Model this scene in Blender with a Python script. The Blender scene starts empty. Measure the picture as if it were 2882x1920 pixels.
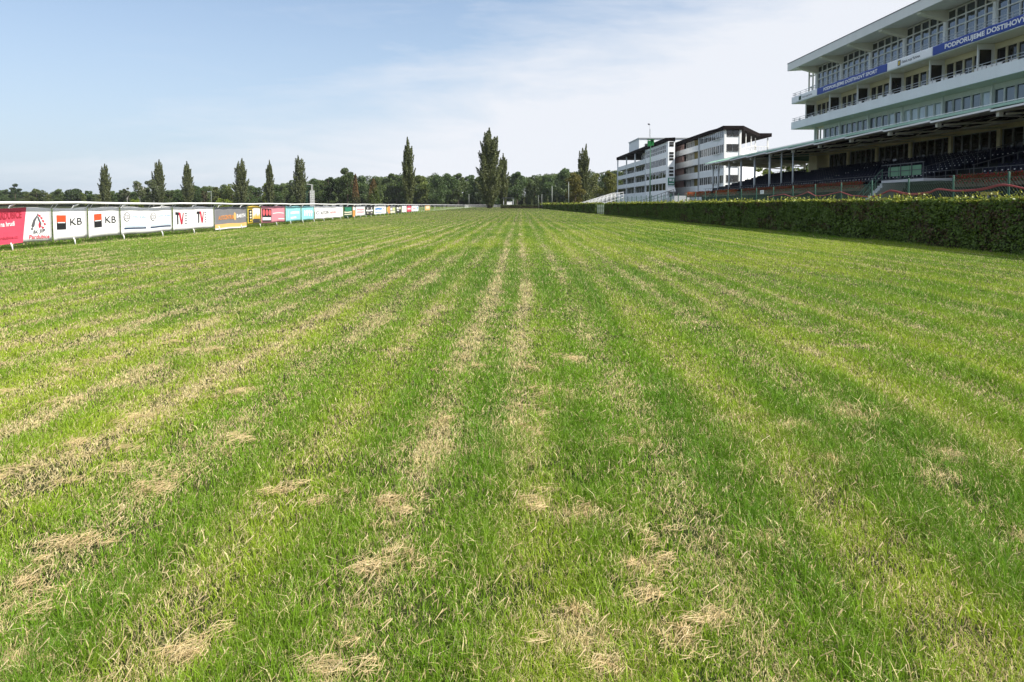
import bpy, math, random
import numpy as np
from mathutils import Vector, Matrix

rng = np.random.default_rng(11)
random.seed(11)
scene = bpy.context.scene
COL = scene.collection
PI = math.pi

# ------------------------------------------------------------------ camera
F = 1990.0                      # focal length in photo pixels (2882 wide)
CAMZ = 1.15
YAW = 0.0
PPX = 1400.0                    # the photo is a crop: its optical axis is left of the middle
PITCH = math.radians(3.0)
PPY = 577 + F * math.tan(PITCH)
fw = Vector((math.sin(YAW) * math.cos(PITCH), math.cos(YAW) * math.cos(PITCH), -math.sin(PITCH)))
rt = Vector((math.cos(YAW), -math.sin(YAW), 0))
up = rt.cross(fw)
EYE = Vector((0, 0, CAMZ))
cd = bpy.data.cameras.new('camera')
cam = bpy.data.objects.new('camera', cd)
COL.objects.link(cam)
cd.lens = 36 * F / 2882
cd.sensor_width = 36
cd.shift_x = (1441 - PPX) / 2882
cd.shift_y = -(960 - PPY) / 2882
cd.clip_start = 0.05
cd.clip_end = 6000
cam.matrix_world = Matrix.Translation(EYE) @ Matrix((rt, up, -fw)).transposed().to_4x4()
scene.camera = cam


def ray(px, py):
    return fw + rt * ((px - PPX) / F) + up * ((PPY - py) / F)


def G(px, py, h=0.0):           # where the sight line through a photo point meets height h
    d = ray(px, py)
    return EYE + d * ((h - CAMZ) / d.z)


def AY(px, py, y):              # ... or the depth y
    d = ray(px, py)
    return EYE + d * (y / d.y)


# ------------------------------------------------------------------ helpers
BASE = {}


def link(o, parent=None):
    COL.objects.link(o)
    if parent is not None:
        o.parent = parent
    return o


def tag(o, label=None, cat=None, group=None, kind=None):
    if label: o['label'] = label
    if cat: o['category'] = cat
    if group: o['group'] = group
    if kind: o['kind'] = kind
    return o


def thing(name, label, cat, base=(0, 0, 0), rot=0.0, group=None):
    o = bpy.data.objects.new(name, None)
    o.empty_display_size = 0.3
    R = Matrix.Rotation(rot, 3, 'Z')
    o.location = R @ Vector(base)
    o.rotation_euler = (0, 0, rot)
    link(o)
    tag(o, label, cat, group)
    BASE[o.name] = Vector(base)
    return o


def base_of(o):
    while o.parent is not None:
        o = o.parent
    return BASE.get(o.name, Vector((0, 0, 0)))


class MB:
    """collects shapes in the scene's own frame, links them as one mesh"""
    def __init__(self):
        self.v, self.f, self.m, self.c = [], [], [], []

    def add(self, vs, fs, mi=0):
        n = len(self.v)
        self.v += [tuple(p) for p in vs]
        self.f += [tuple(i + n for i in f) for f in fs]
        self.m += [mi] * len(fs)
        return self

    def box(self, x0, x1, y0, y1, z0, z1, mi=0):
        vs = [(x, y, z) for x in (x0, x1) for y in (y0, y1) for z in (z0, z1)]
        return self.add(vs, [(0, 1, 3, 2), (4, 6, 7, 5), (0, 4, 5, 1), (2, 3, 7, 6), (0, 2, 6, 4), (1, 5, 7, 3)], mi)

    def prism(self, pts, d, mi=0):          # closed polygon swept by the vector d
        n = len(pts)
        d = Vector(d)
        vs = [Vector(p) for p in pts] + [Vector(p) + d for p in pts]
        fs = [tuple(range(n))[::-1], tuple(range(n, 2 * n))] + [(i, (i + 1) % n, n + (i + 1) % n, n + i) for i in range(n)]
        return self.add(vs, fs, mi)

    def slab(self, poly, z0, z1, mi=0):
        return self.prism([(x, y, z0) for x, y in poly], (0, 0, z1 - z0), mi)

    def bar(self, a, b, w, h=None, mi=0, upv=(0, 0, 1)):
        a, b = Vector(a), Vector(b)
        h = w if h is None else h
        d = (b - a).normalized()
        u = Vector(upv)
        s = d.cross(u)
        if s.length < 1e-4:
            s = d.cross(Vector((1, 0, 0)))
        s.normalize()
        u = s.cross(d)
        c = [s * (w / 2 * i) + u * (h / 2 * j) for i, j in ((-1, -1), (1, -1), (1, 1), (-1, 1))]
        return self.add([a + k for k in c] + [b + k for k in c],
                        [(3, 2, 1, 0), (4, 5, 6, 7), (0, 1, 5, 4), (1, 2, 6, 5), (2, 3, 7, 6), (3, 0, 4, 7)], mi)

    def tube(self, pts, r, n=8, mi=0):
        pts = [Vector(p) for p in pts]
        rr = r if isinstance(r, (list, tuple)) else [r] * len(pts)
        vs, fs = [], []
        for i, p in enumerate(pts):
            d = (pts[min(i + 1, len(pts) - 1)] - pts[max(i - 1, 0)]).normalized()
            s = d.cross(Vector((0, 0, 1)))
            if s.length < 1e-3:
                s = Vector((1, 0, 0))
            s.normalize()
            u = s.cross(d)
            for k in range(n):
                t = 2 * PI * k / n
                vs.append(p + (s * math.cos(t) + u * math.sin(t)) * rr[i])
        for i in range(len(pts) - 1):
            for k in range(n):
                fs.append((i * n + k, i * n + (k + 1) % n, (i + 1) * n + (k + 1) % n, (i + 1) * n + k))
        fs.append(tuple(range(n))[::-1])
        fs.append(tuple((len(pts) - 1) * n + k for k in range(n)))
        return self.add(vs, fs, mi)

    def build(self, name, mats, parent=None, smooth=False, base=None):
        b = base_of(parent) if parent is not None else Vector(base or (0, 0, 0))
        me = bpy.data.meshes.new(name)
        me.from_pydata([(x - b.x, y - b.y, z - b.z) for x, y, z in self.v], [], self.f)
        for m in (mats if isinstance(mats, (list, tuple)) else [mats]):
            me.materials.append(m)
        me.polygons.foreach_set('material_index', self.m)
        if smooth:
            me.polygons.foreach_set('use_smooth', [True] * len(self.f))
        me.validate()
        me.update()
        o = bpy.data.objects.new(name, me)
        if parent is None:
            o.location = b
        return link(o, parent)


def np_mesh(name, verts, k, cols, mat, parent=None, smooth=False):
    """verts (n*k,3): n faces of k corners each, unshared or given by an index; cols (n,3) one colour per face"""
    me = bpy.data.meshes.new(name)
    nv = len(verts)
    nf = nv // k
    me.vertices.add(nv)
    me.vertices.foreach_set('co', np.ascontiguousarray(verts, dtype=np.float32).ravel())
    me.loops.add(nv)
    me.loops.foreach_set('vertex_index', np.arange(nv, dtype=np.int32))
    me.polygons.add(nf)
    me.polygons.foreach_set('loop_start', np.arange(nf, dtype=np.int32) * k)
    me.polygons.foreach_set('loop_total', np.full(nf, k, dtype=np.int32))
    at = me.attributes.new('Col', 'FLOAT_COLOR', 'FACE')
    c4 = np.ones((nf, 4), dtype=np.float32)
    c4[:, :3] = cols
    at.data.foreach_set('color', c4.ravel())
    me.materials.append(mat)
    me.update(calc_edges=True)
    o = bpy.data.objects.new(name, me)
    return link(o, parent)


# ------------------------------------------------------------------ materials
def nodes_of(name):
    m = bpy.data.materials.new(name)
    m.use_nodes = True
    nt = m.node_tree
    for n in list(nt.nodes):
        nt.nodes.remove(n)
    out = nt.nodes.new('ShaderNodeOutputMaterial')
    return m, nt, out


def mat(name, rgb, rough=0.6, var=0.12, scale=1.2, spec=0.3, metal=0.0, bump=0.0, streak=False, emit=None):
    m, nt, out = nodes_of(name)
    b = nt.nodes.new('ShaderNodeBsdfPrincipled')
    b.inputs['Roughness'].default_value = rough
    b.inputs['Specular IOR Level'].default_value = spec
    b.inputs['Metallic'].default_value = metal
    tc = nt.nodes.new('ShaderNodeTexCoord')
    mp = nt.nodes.new('ShaderNodeMapping')
    if streak:
        mp.inputs['Scale'].default_value = (1, 1, 0.15)
    nz = nt.nodes.new('ShaderNodeTexNoise')
    nz.inputs['Scale'].default_value = scale
    nz.inputs['Detail'].default_value = 5
    nz.inputs['Roughness'].default_value = 0.65
    nt.links.new(tc.outputs['Object'], mp.inputs['Vector'])
    nt.links.new(mp.outputs['Vector'], nz.inputs['Vector'])
    mx = nt.nodes.new('ShaderNodeMix')
    mx.data_type = 'RGBA'
    mx.inputs['A'].default_value = tuple(c * (1 - var) for c in rgb) + (1,)
    mx.inputs['B'].default_value = tuple(min(1, c * (1 + var)) for c in rgb) + (1,)
    nt.links.new(nz.outputs['Fac'], mx.inputs['Factor'])
    nt.links.new(mx.outputs['Result'], b.inputs['Base Color'])
    if bump:
        bp = nt.nodes.new('ShaderNodeBump')
        bp.inputs['Strength'].default_value = bump
        bp.inputs['Distance'].default_value = 0.02
        nt.links.new(nz.outputs['Fac'], bp.inputs['Height'])
        nt.links.new(bp.outputs['Normal'], b.inputs['Normal'])
    nt.links.new(b.outputs['BSDF'], out.inputs['Surface'])
    return m


def leaf_mat(name, trans=0.35, gloss=0.06, tint=(1, 1, 1)):
    m, nt, out = nodes_of(name)
    at = nt.nodes.new('ShaderNodeAttribute')
    at.attribute_name = 'Col'
    oi = nt.nodes.new('ShaderNodeObjectInfo')
    mul = nt.nodes.new('ShaderNodeMix')
    mul.data_type = 'RGBA'
    mul.blend_type = 'MULTIPLY'
    mul.inputs['Factor'].default_value = 1
    nt.links.new(at.outputs['Color'], mul.inputs['A'])
    nt.links.new(oi.outputs['Color'], mul.inputs['B'])
    c = mul.outputs['Result']
    d = nt.nodes.new('ShaderNodeBsdfDiffuse')
    t = nt.nodes.new('ShaderNodeBsdfTranslucent')
    g = nt.nodes.new('ShaderNodeBsdfGlossy')
    g.inputs['Roughness'].default_value = 0.45
    m1 = nt.nodes.new('ShaderNodeMixShader')
    m1.inputs[0].default_value = trans
    m2 = nt.nodes.new('ShaderNodeMixShader')
    m2.inputs[0].default_value = gloss
    nt.links.new(c, d.inputs['Color'])
    nt.links.new(c, t.inputs['Color'])
    nt.links.new(d.outputs[0], m1.inputs[1])
    nt.links.new(t.outputs[0], m1.inputs[2])
    nt.links.new(m1.outputs[0], m2.inputs[1])
    nt.links.new(g.outputs[0], m2.inputs[2])
    nt.links.new(m2.outputs[0], out.inputs['Surface'])
    return m


def glass_mat(name, dark=(0.018, 0.02, 0.02), refl=0.16, tint=(0.85, 0.92, 1.0)):
    """a window seen from outside: a dark room behind a reflecting pane"""
    m, nt, out = nodes_of(name)
    d = nt.nodes.new('ShaderNodeBsdfDiffuse')
    g = nt.nodes.new('ShaderNodeBsdfGlossy')
    g.inputs['Roughness'].default_value = 0.02
    g.inputs['Color'].default_value = tint + (1,)
    tc = nt.nodes.new('ShaderNodeTexCoord')
    nz = nt.nodes.new('ShaderNodeTexNoise')
    nz.inputs['Scale'].default_value = 0.9
    mx = nt.nodes.new('ShaderNodeMix')
    mx.data_type = 'RGBA'
    mx.inputs['A'].default_value = tuple(c * 0.5 for c in dark) + (1,)
    mx.inputs['B'].default_value = tuple(c * 1.8 for c in dark) + (1,)
    nt.links.new(tc.outputs['Object'], nz.inputs['Vector'])
    nt.links.new(nz.outputs['Fac'], mx.inputs['Factor'])
    nt.links.new(mx.outputs['Result'], d.inputs['Color'])
    lw = nt.nodes.new('ShaderNodeLayerWeight')
    lw.inputs['Blend'].default_value = 0.35
    ma = nt.nodes.new('ShaderNodeMath')
    ma.operation = 'MULTIPLY_ADD'
    ma.inputs[1].default_value = 0.5
    ma.inputs[2].default_value = refl
    nt.links.new(lw.outputs['Fresnel'], ma.inputs[0])
    ms = nt.nodes.new('ShaderNodeMixShader')
    nt.links.new(ma.outputs[0], ms.inputs[0])
    nt.links.new(d.outputs[0], ms.inputs[1])
    nt.links.new(g.outputs[0], ms.inputs[2])
    nt.links.new(ms.outputs[0], out.inputs['Surface'])
    return m


M = dict(
    white=mat('white_paint', (.78, .78, .76), .5, .06, 2.0),
    rail=mat('white_plastic_rail', (.82, .82, .79), .4, .05, 3.0),
    pale=mat('pale_grey_render', (.74, .77, .78), .7, .11, .9, streak=True),
    roofw=mat('pale_roof_edge', (.72, .73, .70), .7, .11, .9, streak=True),
    cream=mat('cream_wall', (.72, .67, .47), .8, .10, .8),
    soffit=mat('soffit_paint', (.72, .71, .60), .8, .08, .7),
    conc=mat('concrete', (.30, .29, .27), .9, .2, 1.5, bump=.3),
    conc2=mat('pale_concrete', (.46, .47, .48), .9, .15, 1.0),
    asph=mat('asphalt', (.07, .07, .07), .95, .2, 4),
    frame=mat('window_frame_paint', (.74, .75, .72), .5, .05, 2),
    dark=mat('dark_interior', (.03, .028, .022), .9, .3, 1),
    brown=mat('dark_brown_fascia', (.013, .0095, .009), .9, .15, 1.5, spec=.05),
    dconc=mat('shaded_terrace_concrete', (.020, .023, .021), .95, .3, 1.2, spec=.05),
    post=mat('weathered_post', (.20, .22, .19), .8, .2, 4),
    picket=mat('picket_paint', (.17, .21, .16), .8, .15, 4),
    steel=mat('galvanised_steel', (.42, .44, .45), .45, .12, 4, metal=.3),
    dsteel=mat('dark_steel', (.06, .065, .07), .5, .15, 4),
    green=mat('green_steel', (.030, .085, .058), .5, .15, 4),
    gsheet=mat('green_sheet_roof', (.20, .34, .27), .6, .12, 1.2),
    gpanel=mat('light_green_panel', (.11, .23, .14), .6, .1, 1.5),  # green darkened in the base colour for the shade on the landing
    gbox=mat('bright_green_box', (.01, .13, .03), .5, .1, 3),
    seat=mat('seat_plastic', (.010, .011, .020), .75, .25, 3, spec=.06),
    plate=mat('seat_number_plate', (.5, .5, .48), .5, .1, 3),
    hose=mat('red_hose', (.30, .05, .045), .5, .2, 3),
    pot=mat('planter', (.10, .06, .04), .8, .2, 3),
    bark=mat('bark', (.12, .095, .07), .95, .3, 6, bump=.5),
    birch=mat('birch_bark', (.5, .48, .44), .9, .25, 5),
    twig=mat('hedge_twigs', (.030, .024, .014), .95, .5, 9),
    pink=mat('pink_render', (.62, .43, .39), .8, .1, 1),
    olive=mat('olive_wall', (.16, .13, .03), .8, .15, 1),
    yellow=mat('yellow_board', (.42, .33, .05), .6, .12, 4),
    beige=mat('beige_board', (.60, .42, .22), .7, .1, 3),
    glass=glass_mat('window_glass', refl=.14),
    glassd=glass_mat('dark_window_glass', (.022, .019, .013), .03),
    glassb=glass_mat('blue_window_glass', (.05, .055, .06), .10, (.8, .9, 1.0)),
    curtain=glass_mat('curtained_window_glass', (.30, .33, .33), .12, (.8, .9, 1.0)),
    blind=mat('window_blind', (.42, .43, .40), .7, .1, 2),
    leaf=leaf_mat('leaves', .28, .02),
    hleaf=leaf_mat('hedge_leaves', .22, .03),
    grass=leaf_mat('grass_blades', .32, .02),
    petal=leaf_mat('petals', .25, .03),
)


def cloth(name, rgb, var=.04):
    return mat(name, rgb, .55, var + .03, 2.5, spec=.25, bump=.35)


# ------------------------------------------------------------------ noise on the ground plane
def vnoise(x, y, seed):
    xi, yi = np.floor(x).astype(np.int64), np.floor(y).astype(np.int64)
    fx, fy = x - xi, y - yi
    fx, fy = fx * fx * (3 - 2 * fx), fy * fy * (3 - 2 * fy)

    def h(a, b):
        n = (a * 374761393 + b * 668265263 + seed * 974634721) & 0xffffffff
        n = ((n ^ (n >> 13)) * 1274126177) & 0xffffffff
        return ((n ^ (n >> 16)) & 0xffff) / 65535.0
    return (h(xi, yi) * (1 - fx) + h(xi + 1, yi) * fx) * (1 - fy) + (h(xi, yi + 1) * (1 - fx) + h(xi + 1, yi + 1) * fx) * fy


def fbm(x, y, seed, octs=3):
    s, a, t = 0, 1.0, 0
    for i in range(octs):
        s = s + a * vnoise(x * 2 ** i, y * 2 ** i, seed + i * 7)
        t += a
        a *= .55
    return s / t


SP = [(885, 1310, .17), (905, 1275, .10), (130, 1260, .15), (95, 1330, .13), (110, 1380, .13), (420, 1515, .15), (480, 1480, .08), (265, 1085, .19), (370, 1110, .17), (345, 1135, .1),
      (690, 1125, .16), (760, 1155, .10), (1230, 1165, .14), (1310, 1190, .13), (1350, 1185, .1), (1480, 1310, .12), (1490, 1385, .11), (1330, 1480, .14), (1310, 1430, .12), (1470, 1220, .15), (1530, 1225, .1),
      (1950, 950, .24), (1990, 965, .18), (1828, 990, .18), (2180, 1052, .17), (2140, 1105, .18), (1925, 1065, .14), (1740, 1085, .13), (890, 1165, .17), (930, 1180, .13), (1300, 910, .24), (1240, 900, .2), (1255, 945, .18),
      (1230, 1000, .16), (1335, 830, .22), (1240, 850, .2), (1000, 980, .16), (1065, 855, .22), (1090, 770, .25), (1105, 690, .3), (350, 955, .2), (240, 1025, .2), (130, 930, .25), (170, 840, .3), (115, 805, .35), (545, 908, .2),
      (1410, 1025, .18), (1600, 745, .35), (1890, 760, .35), (1950, 795, .3), (750, 1545, .09), (2340, 1250, .12), (1760, 1250, .09), (1290, 620, .5), (650, 720, .4), (500, 715, .35), (860, 725, .3), (1290, 715, .3), (620, 790, .3), (440, 810, .3), (290, 795, .35),
      (1640, 1440, .12), (1560, 1470, .12), (1390, 1540, .10), (40, 1530, .1), (30, 1090, .2), (300, 1040, .16), (430, 1055, .15), (560, 1020, .16)]
CL = []
for dxp, dyp, r in SP:
    q = G(dxp * 1.2243, dyp * 1.2243)
    CL.append((q.x, q.y, r))

_r = random.Random(5)
LINES, LUSH = [], []
for k in range(-26, 26):                 # the mower's bands, about half a metre apart
    s0 = -.45 + .53 * k + _r.uniform(-.07, .07)
    a = {0: .85, 1: .78, -1: .45, -3: .85, -5: .85}.get(k, _r.uniform(.5, .95) if k < 0 else _r.uniform(.30, .65))
    LINES.append((s0, _r.uniform(.085, .15), a))
    LUSH.append((s0 + .265 + _r.uniform(-.04, .04), _r.uniform(.13, .19), 1.0 if k in (-2, 2, -5, 4) else _r.uniform(.35, .85)))


def bands(x, y, L, k):
    s = x - .0332 * y
    wob = (fbm(y * .22, s * .3, 91) - .5) * .22
    v = np.zeros_like(x)
    for s0, w, a in L:
        v = np.maximum(v, a * np.exp(-((s + wob - s0) / (w * k)) ** 2))
    return v


def straw_field(x, y):
    s = x - .0332 * y
    v = bands(x, y, LINES, 1.0)
    n1 = fbm(x * .9, y * .45, 3)
    n2 = fbm(x * 3.2, y * 2.2, 17)
    n3 = fbm(x * 8.5, y * 6.5, 19)
    patch = np.clip((.6 * n2 + .4 * n3 - .50) * 5.5, 0, 1) * np.clip((n1 - .32) * 3.5, 0, 1)
    left = np.clip(.72 - s * .07, .25, 1.0)
    v = v * np.clip(n1 * 1.9 - .1, .25, 1) * np.clip(fbm(x * 2.6, y * .8, 37) * 2.2 - .15, .35, 1) + patch * .62 * left * np.clip(1.3 - y * .035, .45, 1) + .15 * left
    near = y < 16
    if near.any():
        xn, yn = x[near], y[near]
        b = np.zeros_like(xn)
        for cx, cy, r in CL:
            b = np.maximum(b, np.exp(-(((xn - cx) / (r * .80)) ** 2 + ((yn - cy) / (r * .70)) ** 2)))
        b = b * np.clip(fbm(xn * 7, yn * 6, 55) * 3.4 - 1.0, 0, .9)
        v[near] = np.maximum(v[near], b)
    return np.clip(v, 0, 1)


# ------------------------------------------------------------------ ground
def ground_material():
    m, nt, out = nodes_of('turf_ground')
    b = nt.nodes.new('ShaderNodeBsdfPrincipled')
    b.inputs['Roughness'].default_value = .95
    b.inputs['Specular IOR Level'].default_value = .1
    tc = nt.nodes.new('ShaderNodeTexCoord')
    mp = nt.nodes.new('ShaderNodeMapping')
    mp.inputs['Rotation'].default_value = (0, 0, .0332)
    mp.inputs['Scale'].default_value = (1.1, .06, 1)
    n1 = nt.nodes.new('ShaderNodeTexNoise')
    n1.inputs['Scale'].default_value = 1.0
    n1.inputs['Detail'].default_value = 4
    n2 = nt.nodes.new('ShaderNodeTexNoise')
    n2.inputs['Scale'].default_value = 6
    n2.inputs['Detail'].default_value = 6
    nt.links.new(tc.outputs['Object'], mp.inputs['Vector'])
    nt.links.new(mp.outputs['Vector'], n1.inputs['Vector'])
    nt.links.new(tc.outputs['Object'], n2.inputs['Vector'])
    r1 = nt.nodes.new('ShaderNodeValToRGB')
    r1.color_ramp.elements[0].position = .38
    r1.color_ramp.elements[0].color = (.022, .034, .008, 1)
    r1.color_ramp.elements[1].position = .66
    r1.color_ramp.elements[1].color = (.050, .048, .020, 1)
    nt.links.new(n1.outputs['Fac'], r1.inputs['Fac'])
    mx = nt.nodes.new('ShaderNodeMix')
    mx.data_type = 'RGBA'
    mx.blend_type = 'MULTIPLY'
    mx.inputs['Factor'].default_value = .7
    r2 = nt.nodes.new('ShaderNodeValToRGB')
    r2.color_ramp.elements[0].position = .3
    r2.color_ramp.elements[0].color = (.45, .45, .4, 1)
    r2.color_ramp.elements[1].position = .7
    r2.color_ramp.elements[1].color = (1, 1, 1, 1)
    nt.links.new(n2.outputs['Fac'], r2.inputs['Fac'])
    nt.links.new(r1.outputs['Color'], mx.inputs['A'])
    nt.links.new(r2.outputs['Color'], mx.inputs['B'])
    nt.links.new(mx.outputs['Result'], b.inputs['Base Color'])
    nt.links.new(b.outputs['BSDF'], out.inputs['Surface'])
    return m


g = MB()
S = 4000
g.add([(-S, -S, 0), (S, -S, 0), (S, S, 0), (-S, S, 0)], [(0, 1, 2, 3)])
tag(g.build('ground', ground_material()), kind='structure')
p = MB()
p.add([(16.2, -20, .004), (29.0, -20, .004), (29.0, 140, .004), (16.2, 140, .004)], [(0, 1, 2, 3)])
tag(p.build('path', M['asph']), kind='structure')

# ------------------------------------------------------------------ grass
FENX = -12.3


def hedge_x(y):
    return 11.75 + .0115 * (y - 16)


def grass_band(z0, z1, n, w, L, seg, x0=None, x1=None, tall=1.0):
    """n blades spread over a depth band, as far as the frame (and a step to each side) needs"""
    # the farther the blade the fewer are needed: draw depth with density ~1/z
    u = rng.random(n * 2)
    u = u + rng.normal(0, .07, n * 2)   # soft ends, so that neighbouring bands merge
    y = np.maximum(z0 * (z1 / z0) ** u, 1.1)
    m = .86
    half = y * m + 1.2
    x = (rng.random(n * 2) * 2 - 1) * half
    lo, hi = (FENX - .2, None) if x0 is None else (x0, x1)
    ok = (x > lo) & (x < (hedge_x(y) + .1 if hi is None else hi))
    if z0 < 10:                     # turf grows in tufts with thin spots between
        ok &= rng.random(n * 2) < np.clip((fbm(x * 7, y * 6, 29) - .25) * 4.2, .50, 1)
    x, y = x[ok][:n], y[ok][:n]
    w = .0025 * (y / 2.6) ** .80
    return blades(x, y, w, L, seg, tall)


C_G = np.array([.165, .305, .018])
C_Y = np.array([.310, .415, .032])
C_D = np.array([.075, .190, .014])
C_S = np.array([.56, .45, .20])
C_S2 = np.array([.74, .65, .36])


def blades(x, y, w, L, seg, tall=1.0):
    n = len(x)
    st = straw_field(x, y)
    lush = fbm(x * .55 + 9, y * .30, 41)
    fine = fbm(x * 4.0, y * 3.0, 77)
    isst = rng.random(n) < np.clip(st * .90 + .13, 0, .90)
    rich = np.clip((lush - .60) * 2.6 + 1.05 * bands(x, y, LUSH, 1.0) * (.45 + lush), 0, 1)
    sl_ = x - .0332 * y
    yl = np.clip((fbm(x * .35, y * .2, 63) - .45) * 2.2 + .25 + sl_ * .03 + .42 * np.sin(2 * PI * sl_ / 1.06 + .8), 0, 1)
    col = C_G * (1 - yl[:, None]) + C_Y * yl[:, None]
    col = col * (1 - .65 * rich[:, None]) + C_D * (.65 * rich[:, None])
    col *= (.75 + .5 * rng.random(n))[:, None]
    k = rng.random(n)[:, None]
    cs = (C_S * k + C_S2 * (1 - k)) * (.7 + .5 * rng.random(n))[:, None]
    col = np.where(isst[:, None], cs, col)
    ln = L * (.55 + .75 * rng.random(n)) * (.75 + .75 * rich) * np.where(isst, .85, 1.0) * (.6 + .8 * fine) * tall
    lean = np.where(isst, .5 + 1.0 * rng.random(n), .15 + .75 * rng.random(n) ** 1.3)
    ph = rng.random(n) * 2 * PI
    dx, dy = np.cos(ph), np.sin(ph)
    # blade's flat side faces a direction of its own
    ps = rng.random(n) * 2 * PI
    sx, sy = np.cos(ps) * w / 2, np.sin(ps) * w / 2
    if seg == 1:
        tip = np.stack([x + dx * ln * np.sin(lean), y + dy * ln * np.sin(lean), ln * np.cos(lean) + .002], 1)
        a = np.stack([x - sx, y - sy, np.zeros(n)], 1)
        b = np.stack([x + sx, y + sy, np.zeros(n)], 1)
        return np.stack([a, b, tip], 1).reshape(-1, 3), col
    l1, l2 = lean * .55, np.minimum(lean * 1.5, 1.65)
    mx = x + dx * ln * .5 * np.sin(l1); my = y + dy * ln * .5 * np.sin(l1); mz = ln * .5 * np.cos(l1)
    tx = mx + dx * ln * .5 * np.sin(l2); ty = my + dy * ln * .5 * np.sin(l2); tz = np.maximum(mz + ln * .5 * np.cos(l2), .004)
    a = np.stack([x - sx, y - sy, np.zeros(n)], 1); b = np.stack([x + sx, y + sy, np.zeros(n)], 1)
    c = np.stack([mx - sx * .8, my - sy * .8, mz], 1); d = np.stack([mx + sx * .8, my + sy * .8, mz], 1)
    t = np.stack([tx, ty, tz], 1)
    return np.stack([a, b, d, a, d, c, c, d, t], 1).reshape(-1, 3), np.repeat(col, 3, 0)


parts = [grass_band(1.15, 3.2, 400000, .0027, .040, 2),
         grass_band(3.2, 7, 440000, .0040, .041, 2),
         grass_band(7, 16, 460000, .0075, .042, 1),
         grass_band(16, 45, 460000, .016, .044, 1),
         grass_band(45, 130, 240000, .050, .046, 1),
         grass_band(130, 330, 110000, .12, .050, 1)]
# the turf goes on to both sides of what the frame shows, and beyond the rail
for z0, z1, n_, seg in ((1.0, 3.2, 260000, 2), (3.2, 7, 200000, 1), (7, 18, 80000, 1)):
    y = z0 * (z1 / z0) ** rng.random(n_)
    x = (y * .84 + 1.0 + 7 * rng.random(n_) ** 1.8) * np.where(rng.random(n_) < .5, -1, 1)
    ok = (x > FENX - .2) & (x < hedge_x(y) + .1)
    x, y = x[ok], y[ok]
    parts.append(blades(x, y,   .0048 * (y / 2.6) ** .8, .042, seg, 1.0))
y = 5 * (420 / 5) ** rng.random(260000)
x = FENX - .3 - 110 * rng.random(260000) ** 1.6
parts.append(blades(x, y, .016 * (np.hypot(x, y) / 16) ** .9, .06, 1, 1.0))
# uncut, taller grass under the rail and along the hedge foot
yy = 12 + 110 * rng.random(60000) ** 1.5
xx = FENX - .42 + rng.normal(0, .22, 60000)
parts.append(blades(xx, yy, .012, .13, 1, 1.0))
yy = 10 + 75 * rng.random(26000) ** 1.4
xx = hedge_x(yy) + .05 + rng.normal(0, .14, 26000)
parts.append(blades(xx, yy, .010, .10, 1, 1.0))
# uneven tufts that stand above the mown height near the camera
nt_ = 2600
ty = 1.25 * (11 / 1.25) ** rng.random(nt_)
tx = (rng.random(nt_) * 2 - 1) * (ty * .86 + 1)
okt = (fbm(tx * .9, ty * .6, 71) + .5 * bands(tx, ty, LUSH, 1.1) > .56) & (rng.random(nt_) > straw_field(tx, ty)) & (tx > FENX) & (tx < hedge_x(ty))
tx, ty = tx[okt], ty[okt]
rep = 26
xx = np.repeat(tx, rep) + rng.normal(0, .022, len(tx) * rep)
yy = np.repeat(ty, rep) + rng.normal(0, .022, len(tx) * rep)
for lo, hi, ww in ((1.2, 3.5, .0030), (3.5, 12, .0052)):
    s_ = (yy >= lo) & (yy < hi)
    parts.append(blades(xx[s_], yy[s_], ww, .072, 2, 1.0))
V = np.concatenate([a for a, _ in parts])
Cc = np.concatenate([b for _, b in parts])
tag(np_mesh('grass', V, 3, Cc, M['grass']), 'short mown turf with yellowed stripes running down the track', 'grass', kind='stuff')

# dry cut grass lying on the turf: matted clumps (where the photo shows them) and loose stalks
vs, cs = [], []


def stalks(cx, cy, r, n, zt, l0, l1, w):
    ang = rng.random(n) * 2 * PI
    rad = r * np.sqrt(rng.random(n)) * (.6 + .7 * rng.random(n))
    el, tw = .9 + .7 * rng.random(), rng.normal(0, .5)
    ex, ey = np.cos(ang) * rad * el, np.sin(ang) * rad * .8
    x = cx + ex * np.cos(tw) - ey * np.sin(tw)
    y = cy + ex * np.sin(tw) + ey * np.cos(tw)
    keep = fbm(x * 9, y * 8, 33) > .46
    x, y, rad = x[keep], y[keep], rad[keep]
    n = len(x)
    main = rng.random() * PI
    d = main + rng.normal(0, .8, n)
    ln = l0 + (l1 - l0) * rng.random(n)
    hump = zt * np.clip(1.15 - (rad / r) ** 2, .15, 1)
    z0 = hump * (.35 + .65 * rng.random(n)) + .012
    dz = rng.normal(0, .16, n)
    hx, hy = np.cos(d) * ln / 2, np.sin(d) * ln / 2
    bend = rng.normal(0, .22, n) * ln
    mxx, myy = x - np.sin(d) * bend, y + np.cos(d) * bend
    up_ = .18 * ln * rng.random(n)
    A = np.stack([x - hx, y - hy, np.maximum(z0 - dz * ln / 2, .006)], 1)
    Mm = np.stack([mxx, myy, z0 + up_], 1)
    B = np.stack([x + hx, y + hy, np.maximum(z0 + dz * ln / 2, .006)], 1)
    o = np.stack([-np.sin(d) * w / 2, np.cos(d) * w / 2, np.full(n, w * .35)], 1)
    q1 = np.stack([A - o * .5, A + o * .5, Mm + o, Mm - o], 1)
    q2 = np.stack([Mm - o, Mm + o, B + o * .4, B - o * .4], 1)
    k = rng.random(n)[:, None]
    c = (np.array([.46, .335, .16]) * k + np.array([.68, .54, .30]) * (1 - k)) * (.7 + .5 * rng.random(n))[:, None]
    vs.append(np.concatenate([q1, q2]).reshape(-1, 3))
    cs.append(np.concatenate([c, c]))


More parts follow.
